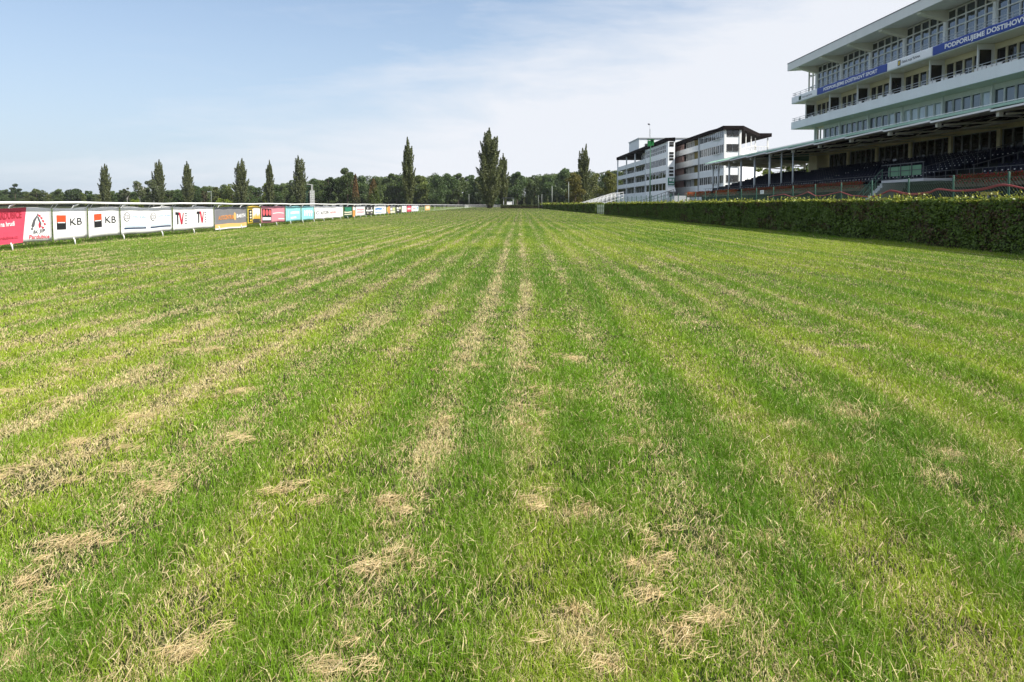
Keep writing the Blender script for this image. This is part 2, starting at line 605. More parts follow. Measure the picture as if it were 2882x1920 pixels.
for dxp, dyp, r in SP:
    q = G(dxp * 1.2243, dyp * 1.2243)
    if q.y > 5.5:
        continue
    far = max(1.0, q.y / 4)
    stalks(q.x, q.y, r * .46, int(55 * (r / .15)), .016, .02, .07, .0013 * far ** .8)
    stalks(q.x + rng.normal(0, r * .5), q.y + rng.normal(0, r * .4), r * .7, int(40 * (r / .15)), .012, .02, .06, .0013 * far ** .8)
    for j in range(2):
        stalks(q.x + rng.normal(0, r * .6), q.y + rng.normal(0, r * .5), r * .3, int(45 * (r / .15)), .016, .025, .08, .0014 * far ** .8)
# scatter over the turf
n = 60000
y = 1.3 * (16 / 1.3) ** rng.random(n)
x = (rng.random(n) * 2 - 1) * (y * .86 + 1)
keep = rng.random(n) < (.06 + .94 * straw_field(x, y))
x, y = x[keep], y[keep]
n = len(x)
d = rng.random(n) * PI
ln = .010 + .034 * rng.random(n) ** 2.5
z = .010 + .025 * rng.random(n)
w = .0009 + .00028 * y
hx, hy = np.cos(d) * ln / 2, np.sin(d) * ln / 2
ox, oy = -np.sin(d) * w / 2, np.cos(d) * w / 2
q = np.stack([np.stack([x - hx - ox, y - hy - oy, z], 1), np.stack([x - hx + ox, y - hy + oy, z + w * .3], 1),
              np.stack([x + hx + ox, y + hy + oy, z + .015], 1), np.stack([x + hx - ox, y + hy - oy, z + .012], 1)], 1).reshape(-1, 3)
vs.append(q)
cs.append((np.array([.48, .37, .19]) * (.6 + .45 * rng.random(n))[:, None]))
tag(np_mesh('dry_grass', np.concatenate(vs), 4, np.concatenate(cs), M['grass']), 'matted clumps of dry cut grass lying on the turf', 'dry grass', kind='stuff')


# ------------------------------------------------------------------ leaf cards
def cards(P, size, flat=0.0, nrm=None):
    """one bent-free leaf card at each point, turned at random"""
    n = len(P)
    a = rng.normal(0, 1, (n, 3))
    if nrm is not None:
        a = a * (1 - flat) + nrm * flat * 1.6
    a /= np.linalg.norm(a, axis=1, keepdims=True) + 1e-9
    b = np.cross(a, rng.normal(0, 1, (n, 3)))
    b /= np.linalg.norm(b, axis=1, keepdims=True) + 1e-9
    c = np.cross(a, b)
    s = (size * (.6 + .8 * rng.random(n)))[:, None] if np.isscalar(size) else (size * (.6 + .8 * rng.random(n)))[:, None]
    u, v = b * s * .5, c * s * .38
    q = np.stack([P - u, P + v * .9 - u * .1, P + u, P - v * .9 + u * .1], 1)
    return q.reshape(-1, 3)


def hedge(name, label, y0, y1, xf, depth, h, n, size, cat='hedge', wob=.075, axis='y'):
    o = thing(name, label, cat, (xf(y0), y0, 0))
    core = MB()
    ys = np.linspace(y0 + .12, y1 - .12, 40)
    L_ = [(xf(t) + .16, t) for t in ys]
    R_ = [(xf(t) + depth - .16, t) for t in ys]
    core.slab(L_ + R_[::-1], .0, h - .10)
    core.build('twigs', M['twig'], o)
    u = rng.random(n)
    t = y0 + (y1 - y0) * u ** 1.55
    which = rng.random(n)
    X = np.array([xf(k) for k in t])
    P = np.zeros((n, 3))
    nr = np.zeros((n, 3))
    f = which < .52
    zf = h * rng.random(n) ** .8
    lump = (fbm(t * 1.3, zf * 1.6, 5) - .5) * wob * 3.2
    P[:, 1] = t
    P[f, 0] = (X + lump + .02 + .10 * rng.random(n) ** 2 + .05 * (1 - zf / h))[f]
    P[f, 2] = zf[f]
    nr[f] = (-.9, 0, .35)
    tp = (which >= .52) & (which < .88)
    P[tp, 0] = (X + depth * rng.random(n))[tp]
    hh = h + (fbm(t * .55, X * 2, 8) - .5) * .17 + .05 * rng.random(n) - .05
    P[tp, 2] = hh[tp]
    nr[tp] = (0, 0, 1)
    bk = (which >= .88) & (which < .95)
    P[bk, 0] = (X + depth - .05)[bk]
    P[bk, 2] = zf[bk]
    nr[bk] = (1, 0, 0)
    en = which >= .95
    e0 = rng.random(n) < .5
    P[en, 0] = (X + 0 * t)[en]
    P[en, 1] = np.where(e0, y0, y1)[en] + rng.normal(0, .04, n)[en]
    P[en, 0] = np.array([xf(k) for k in P[en, 1]]) + depth * rng.random(en.sum())
    P[en, 2] = zf[en]
    nr[en] = (0, -1, .2)
    # young shoots that stick out of the clipped top
    ns = int(n * .006)
    sy = y0 + (y1 - y0) * rng.random(ns) ** 1.7
    sx = np.array([xf(k) for k in sy]) + depth * rng.random(ns)
    sh = []
    for i in range(ns):
        hgt = .05 + .17 * rng.random() ** 2.5
        for k in range(4):
            sh.append((sx[i] + rng.normal(0, .02), sy[i] + rng.normal(0, .02), h + hgt * (k + 1) / 4))
    sh = np.array(sh)
    sz = size * (1 + .045 * np.maximum(P[:, 1] - y0, 0))
    q = cards(P, sz, .55, nr)
    q2 = cards(sh, size * (1 + .03 * np.maximum(sh[:, 1] - y0, 0)))
    base = np.array([.088, .140, .018])
    yel = np.array([.215, .235, .030])
    nz = fbm(t * .9, P[:, 2] * 2.5, 23)
    col = base * (1 - (tp * .85)[:, None]) + yel * (tp * .85)[:, None]  # top leaves yellower, and brightened in the colour for a sunlit rim
    brown = (rng.random(n) < np.clip((nz - .52) * 3.2, 0, .55)) & f
    col[brown] = np.array([.085, .058, .024])
    col *= (.55 + .9 * rng.random(n))[:, None]
    c2 = yel * (.8 + .5 * rng.random(len(sh)))[:, None]
    b = base_of(o)
    VV = np.concatenate([q, q2]) - np.array(b)
    np_mesh('foliage', VV, 4, np.concatenate([col, c2]), M['hleaf'], o)
    return o


hedge('clipped_hedge', 'long clipped green hedge along the near right side of the track', 6.0, 82.5, hedge_x, 1.05, 1.30, 210000, .042)
hedge('clipped_hedge', 'farther clipped hedge beyond the pale picket gate on the track edge', 94, 250, lambda y: 12.95 + .0165 * (y - 94), 1.2, 1.36, 26000, .16)
# the cross hedge at the far end of the straight
cr = thing('steeplechase_hedge', 'low dark hedge across the far end of the mown track', 'hedge', (8.5, 232, 0))
MB().box(1.2, 17.0, 231.6, 233.0, 0, 1.05).build('twigs', M['twig'], cr)
P = np.stack([1 + 16.2 * rng.random(6000), 231.5 + 1.6 * rng.random(6000), 1.15 * rng.random(6000) ** .5], 1)
np_mesh('foliage', cards(P, .28) - np.array((8.5, 232, 0)), 4, np.array([.05, .075, .016]) * (.6 + .8 * rng.random(6000))[:, None], M['hleaf'], cr)


# ------------------------------------------------------------------ running rail and its banners
def fz(px):                         # depth at which the rail meets a photo column
    return -FENX * F / (1400 - px)


def faced(base, uvec, nvec):
    """map (u, v, out) of a board to the scene: u along the board as read, v up, out towards the reader"""
    B, U, N = Vector(base), Vector(uvec), Vector(nvec)
    return lambda u, v, o=0.0: B + U * u + Vector((0, 0, v)) + N * o


_fc = {}


def text_geo(body, bold=0.0):
    key = (body, bold)
    if key not in _fc:
        cu = bpy.data.curves.new('lettering', 'FONT')
        cu.body = body
        cu.size = 1
        cu.offset = bold
        cu.resolution_u = 3
        ob = bpy.data.objects.new('lettering', cu)
        COL.objects.link(ob)
        bpy.context.view_layer.update()
        me = bpy.data.meshes.new_from_object(ob.evaluated_get(bpy.context.evaluated_depsgraph_get()))
        v = [tuple(a.co[:2]) for a in me.vertices]
        f = [tuple(a.vertices) for a in me.polygons]
        bpy.data.objects.remove(ob)
        bpy.data.curves.remove(cu)
        bpy.data.meshes.remove(me)
        xs, ys = [a[0] for a in v], [a[1] for a in v]
        x0, x1, y0, y1 = min(xs), max(xs), min(ys), max(ys)
        _fc[key] = ([((a - x0) / (x1 - x0), (b - y0) / (y1 - y0)) for a, b in v], f)
    return _fc[key]


class Board:
    """a hung sheet with printed parts"""
    def __init__(self, name, label, cat, base, uvec, nvec, L, z0, z1, mats, rot=0.0, group=None, wr=.008, thick=.006, seed=0, band=None):
        self.o = thing(name, label, cat, base, rot, group)
        self.at = faced(base, uvec, nvec)
        self.L, self.z0, self.z1, self.wr, self.seed = L, z0, z1, wr, seed
        nu, nv = max(8, int(L / .18)), 8
        mb = MB()
        us, vv = np.linspace(0, L, nu + 1), np.linspace(z0, z1, nv + 1)
        for side in (0, 1):
            k = len(mb.v)
            vs = [self.pt(a, b, 0 if side == 0 else -thick) for b in vv for a in us]
            fs = []
            for j in range(nv):
                for i in range(nu):
                    a = j * (nu + 1) + i
                    q = (a, a + 1, a + nu + 2, a + nu + 1)
                    fs.append(q if side == 0 else q[::-1])
            mb.add(vs, fs)
        n1 = (nu + 1) * (nv + 1)
        edge = [i for i in range(nu + 1)] + [j * (nu + 1) + nu for j in range(1, nv + 1)] + [nv * (nu + 1) + i for i in range(nu - 1, -1, -1)] + [j * (nu + 1) for j in range(nv - 1, 0, -1)]
        for a, b in zip(edge, edge[1:] + edge[:1]):
            mb.f.append((b, a, a + n1, b + n1)); mb.m.append(0)
        mb.build('sheet', mats, self.o, smooth=True)

    def pt(self, u, v, o=0.0):
        w = self.wr * (math.sin(u * 2.1 + self.seed) * .6 + math.sin(u * 5.3 + v * 4 + self.seed * 2) * .4)
        sag = .018 * math.sin(u * 2.4 + self.seed) * (1 if v > (self.z0 + self.z1) / 2 else .6)
        return self.at(u, v + sag, o + w)

    def shape(self, pts, m, name='print', o=.009):
        MB().add([self.pt(u, v, o) for u, v in pts], [tuple(range(len(pts)))]).build(name, m, self.o)

    def rect(self, u0, u1, v0, v1, m, name='print', o=.005):
        n = max(1, int((u1 - u0) / .2))
        us = np.linspace(u0, u1, n + 1)
        vs = [self.pt(a, v0, o) for a in us] + [self.pt(a, v1, o) for a in us]
        MB().add(vs, [(i, i + 1, n + 2 + i, n + 1 + i) for i in range(n)]).build(name, m, self.o)

    def strip(self, u0, b1, t1, v0, v1, m, name='print', o=.004):       # area whose right edge slants from b1 to t1
        nu, nv = 8, 6
        vs = [self.pt(u0 + (b1 + (t1 - b1) * j / nv - u0) * i / nu, v0 + (v1 - v0) * j / nv, o) for j in range(nv + 1) for i in range(nu + 1)]
        MB().add(vs, [(j * 9 + i, j * 9 + i + 1, j * 9 + i + 10, j * 9 + i + 9) for j in range(nv) for i in range(nu)]).build(name, m, self.o)

    def text(self, body, u0, u1, v0, v1, m, bold=0.0, o=.012, slant=0.0, rise=0.0):
        v, f = text_geo(body, bold)
        MB().add([self.pt(u0 + (u1 - u0) * a + slant * (v1 - v0) * b, v0 + (v1 - v0) * b + rise * a, o) for a, b in v], f).build('lettering', m, self.o)

    def disc(self, u, v, ru, rv, m, name='emblem', o=.006, n=18):
        self.shape([(u + ru * math.cos(2 * PI * k / n), v + rv * math.sin(2 * PI * k / n)) for k in range(n)], m, name, o)


fence = thing('running_rail', 'white tubular running rail on posts along the left side of the track, hung with banners', 'rail fence', (FENX, 14, 0))
mb = MB()
pts = [(FENX + .15, y, 1.20 + .012 * math.sin(y * .7) + .006 * math.sin(y * 1.9)) for y in np.arange(3.0, 120, 1.34)]
pts += [(FENX + .15, y, 1.2) for y in np.arange(121, 300, 6)]
pts += [(FENX + .15 + (y - 300) ** 2 * .0016, y, 1.2) for y in np.arange(300, 392, 8)]
mb.tube(pts, .035, 8)
mb.build('rail', M['rail'], fence, smooth=True)


def rail_post(y, x=FENX, w=.024):
    m = MB()
    ln = random.uniform(-.03, .03)
    m.tube([(x + .05, y + ln, -.02), (x + .035, y + ln, .13), (x - .03, y + ln * .5, .24), (x - .03, y, 1.02), (x + .03, y, 1.12), (x + .12, y, 1.15), (x + .15, y, 1.19)], [w * .8, w * .8, w, w, w, w, w], 7)
    return m


ys = [4.43 + 2.68 * k for k in range(143)]
ys = [y for y in ys if y < 390]
for y in ys[:98]:
    rail_post(y).build('post', M['rail'], fence, smooth=True)
m = MB()
for y in ys[98:]:
    xx = FENX + max(0, y - 300) ** 2 * .0016
    m.bar((xx, y, 0), (xx, y, 1.2), .06)
tag(m.build('post', M['rail'], fence), kind='stuff')

Wt = cloth('banner_white', (.80, .80, .79))
ink = dict(black=cloth('ink_black', (.02, .02, .022)), red=cloth('ink_red', (.60, .04, .07)), bred=cloth('ink_orange_red', (.72, .085, .03)), dgrey=cloth('ink_grey', (.10, .10, .11)),
           pinkred=cloth('banner_red', (.62, .075, .125), .06), white=cloth('ink_white', (.8, .8, .8)), navy=cloth('ink_navy', (.03, .06, .12)), lblue=cloth('ink_light_blue', (.22, .42, .62)),
           pale=cloth('ink_pale_blue', (.42, .60, .72)), grey=cloth('banner_grey', (.20, .20, .21), .12), orange=cloth('ink_orange', (.75, .30, .08)), lorange=cloth('ink_light_orange', (.78, .45, .16)), yellow=cloth('ink_yellow', (.70, .50, .06)),
           pink=cloth('banner_pink', (.62, .25, .30)), lred=cloth('ink_light_red', (.75, .12, .13)), cyan=cloth('banner_cyan', (.28, .62, .64)), maroon=cloth('ink_maroon', (.35, .03, .05)),
           dgreen=cloth('banner_dark_green', (.02, .06, .03), .2), charcoal=cloth('banner_charcoal', (.05, .05, .05), .15), cream=cloth('ink_cream', (.7, .66, .5)), blue=cloth('ink_blue', (.08, .25, .55)),
           royal=cloth('banner_royal_blue', (.030, .065, .30), .08), rose=cloth('ink_rose', (.70, .36, .38)), flame=cloth('ink_flame', (.70, .32, .10)), green=cloth('ink_green', (.03, .20, .12)), fadegrey=cloth('ink_faded_grey', (.55, .56, .57)),
           ygreen=cloth('ink_yellow_green', (.55, .60, .25)))
GRP = 'sponsor banners hung on the running rail'
UY, NX = (0, 1, 0), (1, 0, 0)
_bs = [0]


def banner(px0, px1, label, mat_, z0=.17, z1=1.07, name='advertising_banner', wr=.010, off=.0):
    a, b = fz(px0), fz(px1)
    _bs[0] += 1.7
    bo = Board(name, label, 'banner', (FENX + .012 + off, a + .015, 0), UY, NX, b - a - .05, z0, z1, mat_, group=GRP, seed=_bs[0], wr=wr)
    L = b - a - .05
    # eyelets with ties up to the rail
    if px0 < 900:
        for u in np.linspace(.05, L - .05, max(2, int(L / 1.2))):
            q = bo.pt(u, z1 - .02, .004)
            MB().bar(q, (FENX + .12, q.y, 1.18), .010).build('tie', M['white'], bo.o)
    return bo


def U(px, bo_a):                       # photo column -> distance along a banner that starts at depth bo_a
    return fz(px) - bo_a


# 1 basketball club banner, red half and white half
a = fz(-130)
b = banner(-130, 146, 'red and white banner with horse head emblem and the words BK JIP Pardubice', Wt)
e = U(72, a)
b.strip(.0, U(60, a), e, .17, 1.07, ink['pinkred'])
b.text('PARDUBICE', U(-19, a), U(58, a), .80, .99, ink['maroon'], .03)
b.text('na hrudi', U(-2, a), U(38, a), .62, .74, ink['white'], .02)
b.text('pardubice.cz', U(-14, a), U(45, a), .27, .37, ink['maroon'])
cx = U(104, a)
k = (U(130, a) - U(84, a))
# the emblem: a dark horse head with a red mane of flames
b.shape([(cx - .42 * k, .60), (cx - .30 * k, .74), (cx - .08 * k, .86), (cx + .02 * k, .95), (cx + .0 * k, .86), (cx - .18 * k, .70), (cx - .24 * k, .58), (cx - .36 * k, .54)], ink['dgrey'], 'emblem')
b.shape([(cx - .05 * k, .84), (cx + .06 * k, .80), (cx + .20 * k, .64), (cx + .16 * k, .52), (cx + .10 * k, .66), (cx - .0 * k, .74)], ink['dgrey'], 'emblem', .0085)
for i, (du, dv) in enumerate([(.05, .90), (.18, .84), (.28, .76), (.38, .68), (.24, .585)]):
    b.shape([(cx + (du - .05) * k, dv - .005), (cx + (du + .14) * k, dv - .045), (cx + (du + .02) * k, dv - .085), (cx + (du - .02) * k, dv - .05)], ink['red'], 'emblem')
b.disc(cx + .08 * k, .60, .07 * k, .075, ink['red'])
b.shape([(cx - .46 * k, .52), (cx - .38 * k, .545), (cx - .3 * k, .50), (cx - .40 * k, .48)], ink['dgrey'], 'emblem')
b.text('BK', U(89, a), U(102, a), .385, .475, ink['dgrey'], .01, slant=.15)
b.text('JIP', U(105, a), U(122, a), .38, .50, ink['dgrey'], .02, slant=.15)
b.text('Pardubice', U(77, a), U(134, a), .245, .355, ink['red'], .012, slant=.1)
# 2, 3 bank banners
for (p0, p1, l0, l1, t0, t1, lab) in ((148, 246, 157.5, 184, 195, 228, 'white KB banner with red and black square logo, next to the horse head banner'),
                                      (248, 337, 263, 284.5, 294, 323, 'second white KB banner with red and black square logo, next to the railway banner')):
    a = fz(p0)
    b = banner(p0, p1, lab, Wt)
    q0, q1 = U(l0, a), U(l1, a)
    s = (q1 - q0) / 2
    vm = .665
    b.rect(q0, q1, vm + .012, vm + .21, ink['bred'], 'logo')
    b.rect(q0, q1, vm - .20, vm + .008, ink['black'], 'logo')
    b.rect(q0 + .04, q1 - .05, vm - .012, vm + .016, ink['white'], 'logo', .0085)
    b.text('KB', U(t0, a), U(t1, a), .575, .775, ink['black'])
# 4 railway
a = fz(339)
b = banner(339, 484, 'white railway banner with two logos, pale lettering and two dark blue stripes', Wt)
for (p0, p1, q0, q1) in ((346, 364, 347, 410), (422, 438, 422, 478)):
    u0, u1 = U(p0, a), U(p1, a)
    b.disc((u0 + u1) / 2, .74, (u1 - u0) / 2, .15, ink['dgrey'], 'logo')
    b.disc((u0 + u1) / 2, .74, (u1 - u0) / 2 * .82, .128, ink['white'], 'logo', .008)
    b.text('ČD', u0 + .06, u1 - .06, .665, .835, ink['dgrey'], .01, .010)
    r = p1 + 1.5
    b.text('České dráhy', U(r, a), U(q1, a), .70, .815, ink['lblue'], .0)
    b.text('Národní dopravce', U(r, a), U(q1 - 14, a), .615, .645, ink['fadegrey'])
    b.rect(U(q0, a), U(q1, a), .335, .39, ink['navy'], 'stripe')
    b.rect(U(q0, a), U(q1, a), .415, .43, ink['lblue'], 'stripe')
# 5 TV
a = fz(486)
b = banner(486, 602, 'white banner with two black and red TV logos', Wt)
for p in (492, 552.5):
    w = (515 - 492) if p < 520 else (571 - 552.5)
    u = lambda f: U(p + w * f, a)
    b.rect(u(0), u(.56), .765, .87, ink['black'], 'logo')
    b.shape([(u(.19), .77), (u(.20), .40), (u(.36), .42), (u(.36), .77)], ink['black'], 'logo')
    b.shape([(u(.42), .865), (u(.66), .865), (u(.86), .41), (u(.68), .41)], ink['red'], 'logo', .0085)
    b.shape([(u(.70), .41), (u(.88), .41), (u(1.06), .865), (u(.96), .865)], ink['maroon'], 'logo', .011)
    for i in range(5):
        b.rect(u(1.18), u(1.46), .82 - .1 * i, .855 - .1 * i, ink['dgrey'], 'lettering')
# 6 grey and orange car centre banner
a = fz(604)
b = banner(604, 695, 'creased grey banner with orange AUTOCENTRUM and white BARTH lettering over an orange strip', ink['grey'], .06, 1.05, wr=.02)
b.rect(.02, fz(695) - a - .09, .07, .13, ink['white'])
b.rect(.02, fz(695) - a - .09, .13, .30, ink['lorange'])
b.text('AUTOCENTRUM', U(614, a), U(656, a), .49, .68, ink['orange'], .02)
u0, u1 = U(656.5, a), U(663, a)
b.shape([(u0, .48), ((u0 + u1) / 2, .44), (u1, .48), (u1, .74), ((u0 + u1) / 2, .82), (u0, .74)], ink['lorange'], 'emblem')
b.disc((u0 + u1) / 2, .62, (u1 - u0) * .3, .09, ink['grey'], 'emblem', .009)
b.text('BARTH', U(665, a), U(690, a), .56, .74, ink['white'], .03)
# 7 yellow and black
a = fz(697)
b = banner(697, 733, 'narrow yellow and black banner with a flame picture', ink['yellow'], .2, 1.08)
Lb = fz(733) - a
b.rect(.08, Lb * .32, .30, .92, ink['black'], 'picture')
for i, v in enumerate((.80, .66, .52, .38)):
    b.disc(Lb * .2, v, .13, .05, ink['cream' if i < 3 else 'yellow'], 'lettering', .009)
b.rect(Lb * .36, Lb * .93, .24, .98, ink['white'], 'picture')
b.rect(Lb * .36, Lb * .93, .24, .48, ink['charcoal'], 'picture', .008)
for i in range(7):
    u = Lb * (.38 + .08 * i)
    b.shape([(u, .44), (u + Lb * .085, .44), (u + Lb * .07, .58 + .05 * (i % 3)), (u + Lb * .045, .66 + .07 * (i * 5 % 4) / 2), (u + Lb * .01, .56)], ink['flame' if i % 2 else 'yellow'], 'picture', .011)
b.rect(Lb * .45, Lb * .85, .82, .86, ink['fadegrey'], 'lettering', .009)
# 8 pink
a = fz(735)
b = banner(735, 802, 'pink banner with three red ovals in a black box', ink['pink'], .18)
Lb = fz(802) - a
b.rect(.10, Lb * .40, .26, .95, ink['black'], 'logo')
for i in range(3):
    b.disc(.10 + (Lb * .40 - .1) * (.18 + .32 * i), .745, Lb * .048, .17, ink['lred'], 'logo', .009)
b.rect(.16, Lb * .38, .34, .49, ink['white'], 'lettering', .009)
b.rect(Lb * .45, Lb * .93, .66, .73, ink['rose'], 'lettering')
b.rect(Lb * .45, Lb * .93, .675, .715, ink['white'], 'lettering', .009)
b.rect(Lb * .68, Lb * .96, .34, .39, ink['white'], 'lettering')
# 9, 10 cyan
for (p0, p1, lab) in ((804, 847, 'pale cyan banner with white lettering beside the pink banner'), (849, 884, 'second pale cyan banner, between its twin and the white car dealer banner')):
    a = fz(p0)
    b = banner(p0, p1, lab, ink['cyan'])
    Lb = fz(p1) - a
    b.rect(Lb * .30, Lb * .86, .62, .76, ink['white'], 'lettering')
    if p0 < 840:
        b.rect(Lb * .12, Lb * .2, .4, .85, ink['pale'], 'lettering')
        b.rect(Lb * .30, Lb * .66, .34, .44, ink['white'], 'lettering')
    else:
        for i in range(4):
            b.rect(Lb * (.18 + .18 * i), Lb * (.27 + .18 * i), .46 - .02 * i, .82, ink['white'], 'lettering', .008)
# 11 car dealer
a = fz(886)
b = banner(886, 966, 'long white car dealer banner with AUTOIN in grey and NISSAN in red', Wt)
for dv in (0,):
    b.disc(U(893.5, a), .60, .42, .11, ink['dgrey'], 'logo')
    b.disc(U(893.5, a), .60, .28, .075, ink['white'], 'logo', .009)
b.text('AUTOIN', U(902, a), U(924, a), .50, .72, ink['dgrey'], .0)
b.text('NISSAN', U(929, a), U(945, a), .53, .68, ink['lred'], .0)
b.text('AUTO', U(949, a), U(960, a), .55, .69, ink['fadegrey'])
# 12 dark green
a = fz(968)
b = banner(968, 992, 'dark green banner with two cream bars', ink['dgreen'], .10, 1.04)
Lb = fz(992) - a
b.rect(.1, Lb * .9, .50, .60, ink['cream'], 'lettering')
b.rect(.1, Lb * .9, .34, .42, ink['cream'], 'lettering')
b.rect(.4, Lb * .85, .62, .96, ink['green'], 'picture')
# an orange and white flag on the rail
a = fz(993)
b = banner(993, 999.5, 'narrow orange and white feather flag beside the dark green banner', ink['orange'], .1, 1.05, name='feather_flag')
Lb = fz(999.5) - a
b.rect(.05, Lb - .1, .72, 1.03, ink['white'], 'print')
specs = [(1001, 1027, 'white banner with faded rose lettering past the feather flag', Wt, [('rose', .1, .9, .66, .8), ('rose', .1, .9, .44, .58)]),
         (1029, 1051, 'charcoal banner with a white bar across the middle', ink['charcoal'], [('white', .05, .95, .54, .68), ('cream', .15, .35, .34, .42), ('cream', .65, .85, .34, .42), ('white', .2, .32, .74, .9), ('white', .68, .8, .74, .9)]),
         (1053, 1087, 'white banner with two lines of blue lettering', Wt, [('blue', .08, .62, .66, .84), ('dgrey', .7, .85, .72, .78), ('blue', .06, .66, .36, .42)]),
         (1089, 1113, 'patchwork banner in orange, yellow green and grey', ink['grey'], [('orange', .12, .34, .2, 1.05), ('white', .38, .62, .55, .8), ('ygreen', .65, .95, .5, .85), ('cream', .38, .95, .22, .45), ('yellow', .0, .1, .4, .9)]),
         (1115, 1129, 'small dark grey banner with white squares', ink['charcoal'], [('white', .1, .5, .62, .85), ('cream', .6, .9, .6, .9), ('white', .15, .55, .42, .54)]),
         (1131, 1144.5, 'plain white banner left of the small red banner', Wt, [('cream', .2, .5, .4, .8)]),
         (1145.5, 1157.5, 'small red banner with white writing between two white ones', ink['pinkred'], [('white', .1, .9, .62, .72), ('white', .1, .9, .52, .58)]),
         (1158.5, 1178, 'last white banner of the row with faint rose print', Wt, [('rose', .15, .55, .5, .7), ('lblue', .7, .9, .55, .85)]),
         (1197, 1210, 'beige board hung alone on the bare part of the rail', ink['lorange'], [('cream', .1, .9, .5, .9)])]
for p0, p1, lab, mm, bars in specs:
    a = fz(p0)
    Lb = fz(p1) - a
    b = banner(p0, p1, lab, mm)
    for c, f0, f1, v0, v1 in bars:
        b.rect(Lb * f0 + .05, Lb * f1 - .08, v0, v1, ink[c], 'lettering')

# ------------------------------------------------------------------ main grandstand
RS = math.atan(7 / F)
ZB = [24.65 + 6 * k for k in range(11)]          # bay lines, far end last
ZF = 86.9
XW, XB, XR, XC = 38.2, 36.2, 35.7, 30.4
st = thing('grandstand', 'tall grey and cream racecourse grandstand with tiered balconies and a sloping overhanging roof', 'grandstand', (38.2, 60, 0), RS)
Z0 = ZB[0]
# solid body of the building, storey by storey
MB().box(XW + .35, 54, Z0, 82.6, 7.5, 10.45).box(XW + .35, 54, Z0, ZF - .1, 10.45, 13.5).box(XW + .35, 54, Z0, 84.5, 13.5, 17.5).box(40.4, 54, Z0, 85.6, 0, 7.5).build('wall', M['cream'], st)
m = MB()
m.box(XW, XW + .36, Z0, 82.6, 7.3, 8.72).box(XW, XW + .36, Z0, 82.6, 10.02, 10.36)
m.build('wall', M['frame'], st)
m = MB()
m.box(XW, XW + .34, Z0, ZF, 10.4, 11.28).box(XW, XW + .34, Z0, ZF, 13.06, 13.42)
for zb in ZB:
    m.box(XW, XW + .34, zb - .12, zb + .12, 11.28, 13.06)
m.build('wall', M['cream'], st)
# end walls of the upper storeys
MB().box(XW + .1, 42, ZF - .08, ZF + .05, 10.4, 13.4).build('wall', M['pink'], st)
# balconies
for (z0, z1, nm) in ((10.33, 11.2, 0), (13.42, 14.22, 1)):
    m = MB()
    m.prism([(XB, Z0, z0), (XB + .16, Z0, z0), (XB + .16, Z0, z1), (XB, Z0, z1)], (0, ZF - Z0, 0))
    m.box(XB + .17, XW + 2.4, ZF - .16, ZF, z0, z1)
    m.build('balcony_parapet', M['pale'], st)
    m = MB()
    m.prism([(XB + .17, Z0, z0 + .03), (XW - .01, Z0, z0 + .03), (XW - .01, Z0, z0 + .26), (XB + .17, Z0, z0 + .26)], (0, ZF - .18 - Z0, 0))
    sl = m.build('balcony_slab', M['soffit'], st)
    k = MB()
    for zb in ZB:
        for f in (1.2, 4.3):
            if zb + f > ZF - 1:
                continue
            k.tube([(XB + .9, zb + f, z0 + .035), (XB + .9, zb + f, z0 - .03)], .13, 10)
    k.build('ceiling_lamp', M['white'], sl)
    # handrail
    r = MB()
    hz = z1 + .42
    for hh in (hz, z1 + .2):
        r.bar((XB + .08, Z0, hh), (XB + .08, ZF - .05, hh), .035)
        r.bar((XB + .08, ZF - .06, hh), (XW + 2.2, ZF - .06, hh), .035)
    yy = Z0
    while yy < ZF:
        r.bar((XB + .08, yy, z1 - .05), (XB + .08, yy, hz), .04)
        yy += 1.5
    for xx in np.arange(XB + 1, XW + 2.2, 1.0):
        r.bar((xx, ZF - .06, z1 - .05), (xx, ZF - .06, hz), .04)
    r.build('handrail', M['steel'], st)
# chairs, tables and panels that stand behind the lower balcony's rail
r2 = random.Random(4)
yy = Z0
while yy < ZF - 1:
    w = r2.choice((.35, .5, .8))
    if yy > 44 and r2.random() < .62:
        MB().box(XB + .45, XB + .5, yy, yy + w, 11.0, 11.32 + .25 * r2.random()).build('balcony_screen', M['white'], st)
    yy += w + .12


# windows: one mesh per window, frame and panes
def window(y0, y1, z0, z1, cols, rows, x=XW, mats=(None, None), fr=.07, parent=st, depth=.12, glass=True):
    m = MB()
    cw = [y0 + (y1 - y0) * c for c in cols]
    rh = [z0 + (z1 - z0) * r for r in rows]
    for c in cw:
        m.box(x - .03, x + depth, c - fr / 2, c + fr / 2, z0, z1)
    for r in rh:
        for a, b_ in zip(cw[:-1], cw[1:]):
            m.box(x - .02, x + depth - .01, a + fr / 2, b_ - fr / 2, r - fr / 2, r + fr / 2)
    o = m.build('window', mats[0], parent)
    if glass:
        gl = MB()
        gx = x + depth * .6
        for a, b_ in zip(cw[:-1], cw[1:]):
            for c, d in zip(rh[:-1], rh[1:]):
                t = random.uniform(-.006, .006)
                gl.add([(gx + t, a + fr / 2, c + fr / 2), (gx, a + fr / 2, d - fr / 2), (gx + t * .5, b_ - fr / 2, d - fr / 2), (gx - t, b_ - fr / 2, c + fr / 2)], [(0, 1, 2, 3)])
        gl.build('glass', mats[1], o)
    return o


